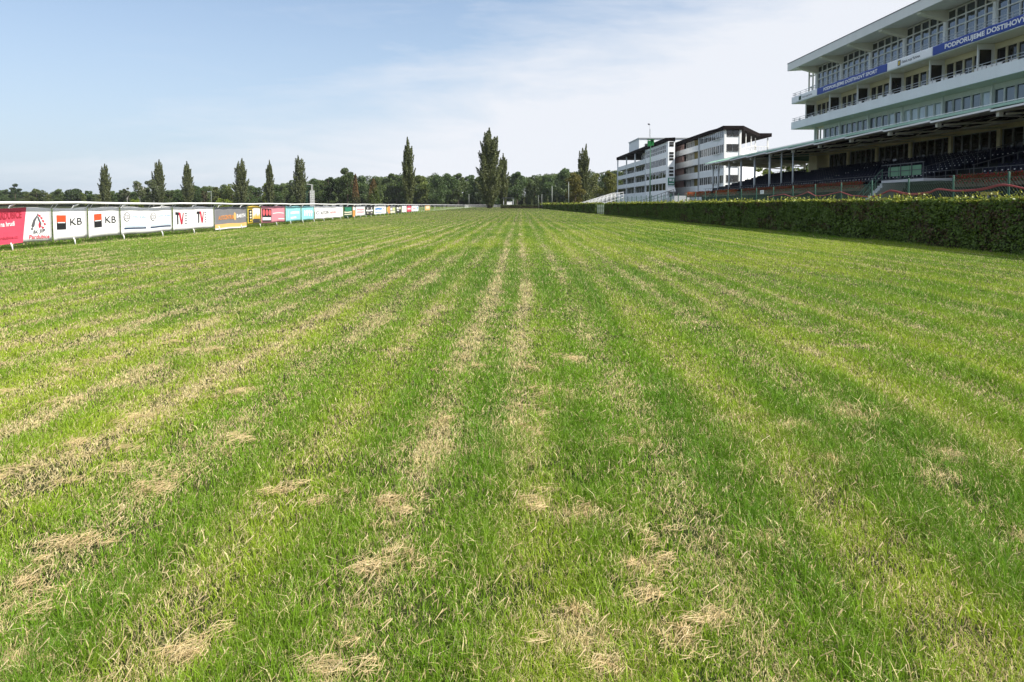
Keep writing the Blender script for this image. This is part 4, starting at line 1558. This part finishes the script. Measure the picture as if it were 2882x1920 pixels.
# ------------------------------------------------------------------ posts, lamps, towers
def lamp_post(px, ptop, y, label, r=.06, head='arm', mt='post'):
    b = AY(px, 577, y)
    t = AY(px, ptop, y)
    o = thing('lamp_post', label, 'lamp post', (b.x, y, 0), group='posts and lamps around the course')
    MB().tube([(b.x, y, 0), (b.x, y, t.z)], [r * 1.3, r], 8).build('pole', M[mt], o, smooth=True)
    if head == 'arm':
        MB().prism([(b.x - 1.0, y - .12, t.z), (b.x + .15, y - .12, t.z + .05), (b.x + .15, y - .12, t.z + .17), (b.x - 1.0, y - .12, t.z + .22)], (0, .24, 0)).build('lamp_head', M['steel'], o)
    else:
        MB().tube([(b.x, y, t.z), (b.x, y, t.z + .15), (b.x, y, t.z + .3)], [.06, .2, .05], 8).build('cap', M['post'], o)
    return o


lamp_post(595, 541, 190, 'slim grey lamp post above the yellow green bushes on the left', .07)
lamp_post(1525, 549, 215, 'short thin post in front of the dark wood, left of its taller twin', .07, 'cap')
lamp_post(1515, 553, 222, 'shortest thin post in front of the dark wood', .06, 'cap')
lamp_post(1553.5, 526, 215, 'tall grey post in front of the dark wood', .12, 'cap')
lamp_post(1600, 515, 200, 'tallest slim grey post, nearest to the ochre tree', .11, 'cap')
lamp_post(1320, 549, 300, 'thin pale post under the tall poplars', .09, 'cap')

b = AY(1829, 577, 80)
gp = thing('speaker_pole', 'tall green pole carrying bright green boxes, in front of the white building', 'pole', (b.x, 80, 0))
MB().tube([(b.x, 80, 0), (b.x, 80, 7.75)], [.075, .06], 8).build('pole', M['green'], gp, smooth=True)
for dx, dz, dy in ((-.33, 7.72, 0), (.03, 7.80, .15)):
    MB().prism([(b.x + dx, 79.8 + dy, dz), (b.x + dx + .34, 79.8 + dy, dz + .03), (b.x + dx + .36, 79.8 + dy, dz + .60), (b.x + dx + .02, 79.8 + dy, dz + .66)], (0, .4, 0)).build('loudspeaker', M['gbox'], gp)
MB().box(b.x - .36, b.x + .42, 79.75, 80.4, 8.46, 8.52).build('cover', M['gbox'], gp)

b = AY(878, 577, 120)
tw = thing('camera_tower', 'white ladder mast with a green frame standing behind the rail', 'tower', (b.x, 120, 0))
m = MB()
for dx in (-.28, .0, .28):
    for dy in (0, .5):
        m.bar((b.x + dx, 120 + dy, 0), (b.x + dx, 120 + dy, 3.6), .05)
for k in range(11):
    z = .3 + .32 * k
    m.bar((b.x - .28, 120, z), (b.x + .28, 120, z), .04)
    m.bar((b.x - .28, 120.5, z), (b.x + .28, 120.5, z), .04)
    m.bar((b.x - .28, 120, z), (b.x - .28, 120.5, z), .04)
m.build('ladder', M['white'], tw)
m = MB()
for dx in (-.1, .1):
    m.bar((b.x + dx, 120.2, 3.6), (b.x + dx, 120.2, 4.5), .05)
m.bar((b.x - .9, 120.2, 4.7), (b.x + .15, 120.2, 4.52), .07)
m.build('mast_head', M['white'], tw)
m = MB()
for dx in (-1.0, -.75):
    m.bar((b.x + dx, 120.2, 0), (b.x + dx, 120.2, 3.55), .06)
m.bar((b.x - 1.0, 120.2, 3.5), (b.x - .3, 120.2, 3.5), .06)
m.bar((b.x - 1.0, 120.2, 4.3), (b.x - .3, 120.2, 4.3), .05)
m.build('frame', M['green'], tw)

b = AY(1431, 577, 262)
jh = thing('judge_hut', 'small white judges booth with a flat dark roof below the tall poplars', 'hut', (b.x, 262, 0))
for dx in (-1.9, 1.6):
    MB().box(b.x + dx, b.x + dx + .25, 261, 261.3, 0, 3.6).build('post', M['conc2'], jh)
MB().box(b.x - .6, b.x + 1.4, 261.2, 263, 1.2, 2.5).build('booth', M['white'], jh)
MB().box(b.x - 2.3, b.x + 2.1, 260.6, 263.4, 3.6, 3.85).build('roof', M['dsteel'], jh)
b = AY(1236, 577, 330)
# white running rail around the bend
bend = thing('bend_rail', 'white running rail curving across the far end of the straight', 'rail fence', (2, 372, 0))
m = MB()
pp = [(-2 + 9 * t, 385 - 50 * t + 40 * t * t, 1.2) for t in np.linspace(0, 1, 20)]
m.tube(pp, .07, 6)
for q in pp:
    m.bar((q[0], q[1], 0), q, .08)
m.build('rail', M['rail'], bend)


# ------------------------------------------------------------------ trees
def blob_points(c, r, n, shell=.72):
    d = rng.normal(0, 1, (n, 3))
    d /= np.linalg.norm(d, axis=1, keepdims=True)
    k = (shell + (1 - shell) * rng.random(n)) * (.82 + .30 * rng.random(n))
    return np.array(c) + d * k[:, None] * np.array(r)


def leaf_cols(P, base, spread=.55):
    n = len(P)
    base = np.array(base)
    c = base * (1 - spread / 2 + spread * rng.random(n))[:, None]
    return c


def tree_thing(name, label, cat, P, size, col, trunk_pts, trunk_r, loc, limbs=(), bark=None, group=None):
    o = thing(name, label, cat, loc, group=group)
    cr = np_mesh('crown', cards(P, size), 4, col, M['leaf'], o)
    m = MB()
    m.tube(trunk_pts, trunk_r, 8)
    for a, b_, r in limbs:
        m.tube([a, (Vector(a) + Vector(b_)) / 2 + Vector((0, 0, .3)), b_], [r, r * .7, r * .3], 6)
    tr = m.build('trunk', bark or M['bark'], None, smooth=True)
    tr.parent = o
    tr.location = (0, 0, 0)
    return o


def copy_tree(o, loc, scale, rz, tint, label, group):
    c = o.copy()
    COL.objects.link(c)
    c.location = loc
    c.scale = scale
    c.rotation_euler = (0, 0, rz)
    for ch in o.children:
        d = ch.copy()
        COL.objects.link(d)
        d.parent = c
        d.color = tint if d.name.startswith('crown') else (1, 1, 1, 1)
    tag(c, label, c['category'], group)
    return c


def poplar(px, ptop, y, wpx, label, n=16000, seed=0, stub=False, twin=0.0, tint=(1, 1, 1)):
    b = AY(px, 577, y)
    H = AY(px, ptop, y).z
    R = wpx / F * y / 2
    pts = []

    def prof(t):
        return R * min(1, .58 + (t / .18) * .42) * (1 - max(0, t - .42) / .62) ** .50 if t < 1 else .03 * R

    def plume(x0, y0, z0, x1, y1, z1, r, k):
        t = rng.random(k)
        rad = r * np.clip(np.sin(np.clip(t ** .75, .02, .995) * PI), .06, 1) ** .8
        a = rng.random(k) * 2 * PI
        q = rad * np.sqrt(rng.random(k)) ** .7
        pts.append(np.stack([x0 + (x1 - x0) * t ** 1.4 + np.cos(a) * q, y0 + (y1 - y0) * t ** 1.4 + np.sin(a) * q, z0 + (z1 - z0) * t], 1))

    ns = int(40 * max(1, R / 2.6))
    for i in range(ns):
        f = (i + .5) / ns
        ph = i * 2.4 + rng.normal(0, .3)
        h0 = .01 + .72 * f ** 1.05
        L_ = rng.uniform(.20, .36) * (1.05 - .25 * f)
        h1 = min(.975 - .05 * rng.random(), h0 + L_)
        ra, rb = prof(h0) * rng.uniform(.15, .5), prof(h1) * rng.uniform(.60, 1.22)
        plume(np.cos(ph) * ra, np.sin(ph) * ra, h0 * H, np.cos(ph) * rb, np.sin(ph) * rb, h1 * H, R * rng.uniform(.15, .25), int(n * .80 / ns))
    plume(0, 0, H * .03, 0, 0, H * .72, R * .56, int(n * .24))
    plume(0, 0, H * .45, rng.normal(0, .12) * R, 0, H, R * .30, int(n * .07))
    if stub:
        plume(-R * .9, 0, H * .52, -R * 1.02, 0, H * .75, .5, 300)
    P = np.concatenate(pts)
    P[:, 0] += (.5 - P[:, 2] / H) * twin
    col = leaf_cols(P, np.array([.120, .140, .052]) * np.array(tint), .35)
    return tree_thing('poplar_tree', label, 'tree', P, .46 * (y / 300) ** .5, col, [(0, 0, -.2), (.1, 0, H * .2), (0, .1, H * .6), (0, 0, H * .9)], [R * .17, R * .12, R * .07, .05], (b.x, y, 0), group='tall columnar poplars')


POP = [(297.5, 461, 395, 37, 'columnar poplar with two short side plumes, leftmost of the poplars', {}),
       (449, 449, 420, 38, 'columnar poplar rising behind the pale birches, with a dead stub on its left', dict(stub=True)),
       (529, 454, 395, 41, 'evenly rounded columnar poplar right of the birches', {}),
       (680, 445, 390, 46, 'bushy pointed poplar behind the grey and orange banner', {}),
       (760, 450, 400, 27, 'slimmest poplar, narrow spire behind the pink banner', {}),
       (844, 437, 370, 47, 'poplar with a split top next to the white ladder mast', {}),
       (1150, 386, 262, 45, 'tall slim poplar standing above the last white banners', {}),
       (1377, 360, 250, 80, 'tallest and broadest poplar at the far end of the straight', dict(n=36000)),
       (1416, 432, 268, 40, 'lower poplar tucked behind the broadest one', {}),
       (1642, 405, 262, 43, 'poplar with several tips beside the ochre tree on the right', {})]
for px, pt, y, w, lab, kw in POP:
    poplar(px, pt, y, w, lab, **kw)


def broad_points(H, R, n, seed, trunk=.16, nb=17, flat=1.0):
    r = random.Random(seed)
    pts = []
    for i in range(nb):
        ph = r.random() * 2 * PI
        t = (i + .5) / nb
        z = H * (trunk + .10 + (.86 - trunk - .10) * t)
        env = math.sin(min(1, max(.12, (z / H - trunk) / (1 - trunk))) * PI * .80 + .35)
        rad = R * max(.15, env) * r.uniform(.25, .80)
        br = R * r.uniform(.32, .52) * (1.0 if t < .8 else .72)
        pts.append(blob_points((math.cos(ph) * rad, math.sin(ph) * rad, z), (br, br, br * .72 * flat), int(n / nb)))
    P = np.concatenate(pts)
    P[:, 2] = np.clip(P[:, 2], H * .03, H * 1.04)
    return P


protos = []
for s, (H, R, tr) in enumerate(((18, 5.8, .04), (18, 6.4, .02), (18, 5.2, .06), (18, 5.6, .01), (18, 6.8, .03))):
    P = broad_points(H, R, 6000, s + 40, tr, 15 + 2 * s)
    o = tree_thing('broadleaf_tree', 'x', 'tree', P, .62, leaf_cols(P, (.092, .130, .038)), [(0, 0, -.2), (.1, .1, H * .3), (0, 0, H * .7)], [.38, .28, .08], (0, 0, 0),
                   [((0, 0, H * .25), (R * .5, R * .2, H * .55), .16), ((0, 0, H * .3), (-R * .5, -R * .1, H * .6), .15), ((0, 0, H * .35), (R * .1, -R * .5, H * .65), .14)])
    protos.append(o)
TOP = [(-60, 535), (0, 538), (50, 532), (100, 540), (150, 535), (250, 540), (350, 533), (500, 526), (600, 518), (650, 520), (760, 516), (830, 506), (880, 500), (925, 494), (1000, 488), (1060, 490), (1100, 481), (1180, 480), (1250, 481), (1300, 488), (1400, 484), (1470, 481), (1540, 480), (1590, 473), (1650, 472), (1700, 468), (1735, 472), (1800, 470)]


def top_at(px):
    return float(np.interp(px, [a for a, _ in TOP], [b for _, b in TOP]))


tints = [((1.0, 1.0, 1.0, 1), 'mid green broadleaf tree with an uneven crown in the front row of the wood'),
         ((.72, .84, .80, 1), 'dark green broadleaf tree in the front row of the wood'),
         ((1.35, 1.22, .85, 1), 'yellow green broadleaf tree lit among darker ones in the front row of the wood'),
         ((1.25, 1.02, .85, 1), 'olive brown broadleaf tree in the front row of the wood')]
rt_ = random.Random(21)
px = -70
i = 0
used = set()
while px < 1790:
    y = 430 + 110 * max(0, (500 - px)) / 500 + rt_.uniform(-14, 14)
    H = (577 - (top_at(px) + rt_.uniform(-9, 6))) / F * y + CAMZ
    b = AY(px, 577, y)
    k = i % 5
    tint, lab = tints[rt_.choice((0, 0, 0, 1, 1, 1, 1, 2, 3))]
    s = H / 18
    sx = s * rt_.uniform(.85, 1.15) * (1.15 if px < 500 else 1)
    if k not in used:
        o = protos[k]
        used.add(k)
        o.location = (b.x, y, 0); o.scale = (sx, sx, s); o.rotation_euler = (0, 0, rt_.random() * 6)
        for ch in o.children:
            if ch.name.startswith('crown'): ch.color = tint
        tag(o, lab, 'tree', 'broadleaf trees along the wood edge')
    else:
        copy_tree(protos[k], (b.x, y, 0), (sx, sx, s), rt_.random() * 6, tint, lab, 'broadleaf trees along the wood edge')
    px += 2 * 4.4 * sx / y * F * rt_.uniform(.55, .95)
    i += 1

# the wood behind them, one mass
pts, cols_ = [], []
for j in range(300):
    px = rt_.uniform(-380, 2150)
    y = 470 + 130 * max(0, (500 - px)) / 600 + rt_.uniform(-10, 60)
    H = (577 - top_at(min(max(px, -60), 1790)) + rt_.uniform(-14, 2)) / F * y + CAMZ
    b = AY(px, 577, y)
    P = broad_points(H, H * .38, 1500, j, .01, 12)
    pts.append(P + np.array((b.x, y, 0)))
    cols_.append(leaf_cols(P, np.array((.086, .120, .040)) * rt_.uniform(.7, 1.4)))
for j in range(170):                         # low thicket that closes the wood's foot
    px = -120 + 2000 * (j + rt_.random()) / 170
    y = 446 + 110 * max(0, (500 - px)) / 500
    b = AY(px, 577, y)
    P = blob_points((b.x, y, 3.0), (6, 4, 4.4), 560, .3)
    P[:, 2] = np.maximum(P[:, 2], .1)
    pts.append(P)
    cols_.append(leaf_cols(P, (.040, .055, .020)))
P = np.concatenate(pts)
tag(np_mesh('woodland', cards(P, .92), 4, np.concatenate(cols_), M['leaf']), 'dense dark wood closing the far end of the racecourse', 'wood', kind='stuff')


def single(px, ptop, y, wpx, label, col, name='broadleaf_tree', n=3600, flat=1.0, trunk=.12, nb=16, size=None, seed=1, bark=None, group=None, limbs=True):
    b = AY(px, 577, y)
    H = AY(px, ptop, y).z
    R = wpx / F * y / 2
    n = int(n * 1.5)
    P = broad_points(H, R, n, seed, trunk, nb, flat)
    lb = [((0, 0, H * .2), (R * .55, 0, H * .7), R * .05), ((0, 0, H * .25), (-R * .5, R * .1, H * .66), R * .05), ((0, 0, H * .4), (R * .1, -R * .5, H * .8), R * .04)] if limbs else []
    return tree_thing(name, label, 'tree', P, size or max(.22, .50 * y / 330), leaf_cols(P, col), [(0, 0, -.2), (.1, .1, H * .3), (0, 0, H * .8)], [R * .08 + .08, R * .06 + .05, .05], (b.x, y, 0), lb, bark, group)


single(978, 459, 330, 66, 'large round crowned tree taller than the wood around it, left of the slim poplar', (.060, .090, .026), n=5200, trunk=.08, seed=3)
single(925, 488, 335, 46, 'dark round tree left of the large round crowned one', (.045, .072, .024), seed=5)
single(1618, 475, 225, 62, 'ochre green tree turning yellow, close in front of the right hand poplar', (.135, .125, .030), n=4600, trunk=.05, seed=7, nb=20)
single(1715, 468, 270, 62, 'yellow green tree half hidden by the left end of the white building', (.125, .135, .028), n=4200, trunk=.06, seed=9, nb=18)
single(104, 527, 480, 42, 'small rounded pale green tree left of the leftmost poplar', (.085, .110, .035), seed=11)
single(207, 528, 480, 58, 'broad low dark tree left of the leftmost poplar', (.048, .075, .025), seed=13)
single(393, 502, 370, 46, 'thin birch with white limbs showing through its pale crown', (.105, .125, .055), n=1500, trunk=.30, nb=11, seed=15, bark=M['birch'], group='pale birches')
single(432, 498, 375, 50, 'denser grey green birch in front of the poplar with the stub', (.085, .105, .042), n=3600, trunk=.08, nb=18, seed=17, bark=M['birch'], group='pale birches')
single(358, 520, 378, 26, 'small pale birch left of the white limbed one', (.090, .105, .050), n=1100, trunk=.15, nb=9, seed=18, bark=M['birch'], group='pale birches')
single(575, 530, 330, 22, 'narrow dark reddish shrub tree left of the slim lamp post', (.075, .072, .030), n=1400, trunk=.03, nb=10, seed=19)
for px, pt, w, lab, s in ((385, 556.5, 36, 'bright yellow green bush under the birches', 1), (626, 557, 52, 'wider bright yellow green bush right of the lamp post', 2)):
    single(px, pt, 200, w, lab, (.17, .22, .03), 'bush', 900, .8, .02, 9, .30, s, limbs=False, group='bright bushes behind the rail')


def cone_tree(px, ptop, y, wpx, label, low, high, n=2600, brown_from=.5, side=0.0, name='cypress_tree', size=.5, group=None):
    b = AY(px, 577, y)
    H = AY(px, ptop, y).z
    R = wpx / F * y / 2
    t = rng.random(n) ** 1.3
    ph = rng.random(n) * 2 * PI
    lump = 1 + .18 * np.sin(ph * 4 + t * 9)
    rad = R * (np.clip(t / .06, .3, 1)) * (1 - t) ** .75 * (.7 + .36 * rng.random(n)) * lump
    P = np.stack([np.cos(ph) * rad, np.sin(ph) * rad, H * (.02 + .98 * t)], 1)
    br = np.clip((t - brown_from + (P[:, 0] / R) * side + rng.normal(0, .08, n)) * 6, 0, 1)[:, None]
    col = (np.array(low) * (1 - br) + np.array(high) * br) * (.65 + .7 * rng.random(n))[:, None]
    return tree_thing(name, label, 'tree', P, size, col, [(0, 0, -.2), (0, 0, H * .9)], [R * .12 + .03, .03], (b.x, y, 0), group=group)


cone_tree(1001, 490, 300, 26, 'narrow cypress with rusty brown foliage to its foot, under the large round tree', (.07, .075, .03), (.17, .105, .045), brown_from=.25, group='browned cypresses')
cone_tree(1052, 503, 292, 44, 'wider cypress with a brown tip and fresh green flank', (.075, .105, .022), (.17, .12, .05), brown_from=.52, side=-.35, n=3400, group='browned cypresses')
# umbrella pine far left
b = AY(43, 577, 470)
H = AY(43, 517, 470).z
pts = []
for (dx, hz, r, hr) in ((0, .93, .34, .07), (-.15, .78, .42, .05), (.3, .74, .34, .05), (-.45, .60, .42, .05), (.35, .58, .38, .05), (-.5, .44, .30, .05), (.1, .66, .3, .05), (.5, .45, .3, .05)):
    R = 4.6
    pts.append(blob_points((dx * R * 1.4, rng.normal(0, .8), hz * H), (r * R, r * R, hr * H), 240))
P = np.concatenate(pts)
tree_thing('pine_tree', 'layered dark pine with a flat top at the far left', 'tree', P, .75, leaf_cols(P, (.040, .062, .030)), [(0, 0, -.2), (.2, 0, H * .5), (0, 0, H * .95)], [.4, .3, .1], (b.x, 470, 0),
           [((.1, 0, H * .5), (-2.8, 0, H * .6), .14), ((.1, 0, H * .55), (2.4, 0, H * .6), .14)])
# young conifers planted along the far hedge
for j, (px, pt, w) in enumerate(((1452, 558, 8), (1475, 556, 10), (1497, 560, 7), (1541, 553, 11), (1567, 557, 7), (1592, 559, 7))):
    cone_tree(px, pt, 240, w, 'young conifer in the row along the far dark hedge, %s from the left' % ('first', 'second', 'third', 'fourth', 'fifth', 'sixth')[j], (.085, .11, .045), (.10, .12, .05), n=260, name='young_conifer', size=.3, group='young conifers along the far hedge')
# trees behind the open end of the lower stand
for j, (px, pt, y, w, lab) in enumerate(((2150, 445, 150, 66, 'light green tree seen under the open stand roof, farthest left'), (2212, 436, 142, 74, 'sunlit tree behind the stand poles, second from the left'),
                                         (2275, 434, 136, 76, 'leafy tree behind the stand poles, left of the beige pillar'), (2335, 440, 130, 72, 'tree behind the beige end pillar of the stand'), (2400, 446, 128, 90, 'tree behind the glazed back of the stand'))):
    single(px, pt, y, w, lab, (.13, .17, .03) if j < 2 else (.085, .12, .026), n=2600, trunk=.03, size=.34, seed=60 + j, group='trees behind the stand')

# ------------------------------------------------------------------ light
EL, AZ = math.radians(49), math.radians(60)      # elevation; angle to the right of straight behind the camera
sd = Vector((math.cos(EL) * math.sin(AZ), -math.cos(EL) * math.cos(AZ), math.sin(EL)))
sl = bpy.data.lights.new('sun', 'SUN')
sl.energy = 4.7
sl.angle = math.radians(.5)
sl.color = (1.0, .95, .87)
so = bpy.data.objects.new('sun', sl)
COL.objects.link(so)
so.location = (60, -60, 80)
so.rotation_euler = sd.to_track_quat('Z', 'Y').to_euler()

w = bpy.data.worlds.new('World')
scene.world = w
w.use_nodes = True
nt = w.node_tree
for n in list(nt.nodes):
    nt.nodes.remove(n)
N = nt.nodes.new
out = N('ShaderNodeOutputWorld')
bg = N('ShaderNodeBackground')
sky = N('ShaderNodeTexSky')
sky.sky_type = 'NISHITA'
sky.sun_disc = False
sky.sun_elevation = EL
sky.sun_rotation = math.atan2(sd.x, sd.y)
sky.altitude = 200
sky.air_density = 1.0
sky.dust_density = 1.2
sky.ozone_density = 1.0
bg.inputs['Strength'].default_value = .10
tc = N('ShaderNodeTexCoord')
sep = N('ShaderNodeSeparateXYZ')
nt.links.new(tc.outputs['Generated'], sep.inputs[0])


def mth(op, a, b=None, c=None, clamp=False):
    n = N('ShaderNodeMath')
    n.operation = op
    n.use_clamp = clamp
    for i, v in enumerate((a, b, c)):
        if v is None:
            continue
        if hasattr(v, 'is_output'):
            nt.links.new(v, n.inputs[i])
        else:
            n.inputs[i].default_value = v
    return n.outputs[0]


def nz(scale, rot, sc, detail, dist=0.0):
    mp = N('ShaderNodeMapping')
    mp.inputs['Scale'].default_value = sc
    mp.inputs['Rotation'].default_value = rot
    nt.links.new(tc.outputs['Generated'], mp.inputs['Vector'])
    n = N('ShaderNodeTexNoise')
    n.inputs['Scale'].default_value = scale
    n.inputs['Detail'].default_value = detail
    n.inputs['Roughness'].default_value = .62
    n.inputs['Distortion'].default_value = dist
    nt.links.new(mp.outputs['Vector'], n.inputs['Vector'])
    return n.outputs['Fac']


X, Z = sep.outputs['X'], sep.outputs['Z']
na = nz(2.2, (0, .45, 0), (1.0, 1, 4.5), 7, .6)
nb_ = nz(5.0, (0, .40, 0), (1.0, 1, 7.0), 6, .4)
edge = mth('ADD', mth('MULTIPLY', X, .42), .262)
edge = mth('SUBTRACT', edge, Z)
edge = mth('ADD', edge, mth('MULTIPLY', mth('SUBTRACT', na, .5), .30))
edge = mth('ADD', edge, mth('MULTIPLY', mth('SUBTRACT', nb_, .5), .12))
veil = mth('MULTIPLY', mth('ADD', edge, .0), 6.5, clamp=True)
wisp = mth('MULTIPLY', mth('SUBTRACT', nb_, .56), 3.0, clamp=True)
wisp = mth('MULTIPLY', wisp, mth('MULTIPLY', mth('SUBTRACT', na, .42), 3.5, clamp=True))
cov = mth('MAXIMUM', mth('MULTIPLY', veil, .93), mth('MULTIPLY', wisp, .5), clamp=True)
mx = N('ShaderNodeMix')
mx.data_type = 'RGBA'
haze = N('ShaderNodeMix')
haze.data_type = 'RGBA'
haze.inputs['B'].default_value = (3.2, 3.85, 4.75, 1)
nt.links.new(mth('ADD', mth('MULTIPLY', mth('SUBTRACT', .26, Z), 2.2), .30, clamp=True), haze.inputs['Factor'])
nt.links.new(sky.outputs['Color'], haze.inputs['A'])
nt.links.new(haze.outputs['Result'], mx.inputs['A'])
mx.inputs['B'].default_value = (5.15, 5.3, 5.65, 1)
nt.links.new(cov, mx.inputs['Factor'])
top = N('ShaderNodeMix')                # bright overhead veil, added out of view to lift the ambient fill
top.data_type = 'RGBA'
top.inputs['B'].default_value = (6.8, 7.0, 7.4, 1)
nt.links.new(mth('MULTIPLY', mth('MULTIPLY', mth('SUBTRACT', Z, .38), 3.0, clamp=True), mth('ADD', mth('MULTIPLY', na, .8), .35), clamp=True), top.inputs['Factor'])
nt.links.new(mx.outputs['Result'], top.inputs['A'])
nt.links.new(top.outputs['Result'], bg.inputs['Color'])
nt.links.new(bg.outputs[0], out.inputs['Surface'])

scene.view_settings.view_transform = 'Standard'
scene.view_settings.look = 'None'
scene.view_settings.exposure = .78
scene.view_settings.gamma = 1
scene.render.engine = 'CYCLES'
scene.cycles.max_bounces = 8
scene.cycles.transparent_max_bounces = 8
scene.cycles.sample_clamp_indirect = 6

# air
m, nt, out = nodes_of('haze_air')
pv = nt.nodes.new('ShaderNodeVolumePrincipled')
pv.inputs['Color'].default_value = (.86, .92, 1.0, 1)
pv.inputs['Density'].default_value = .00005
nt.links.new(pv.outputs[0], out.inputs['Volume'])
o = MB().box(-500, 420, -60, 640, -1.0, 36.0).build('haze', m)
tag(o, kind='stuff')
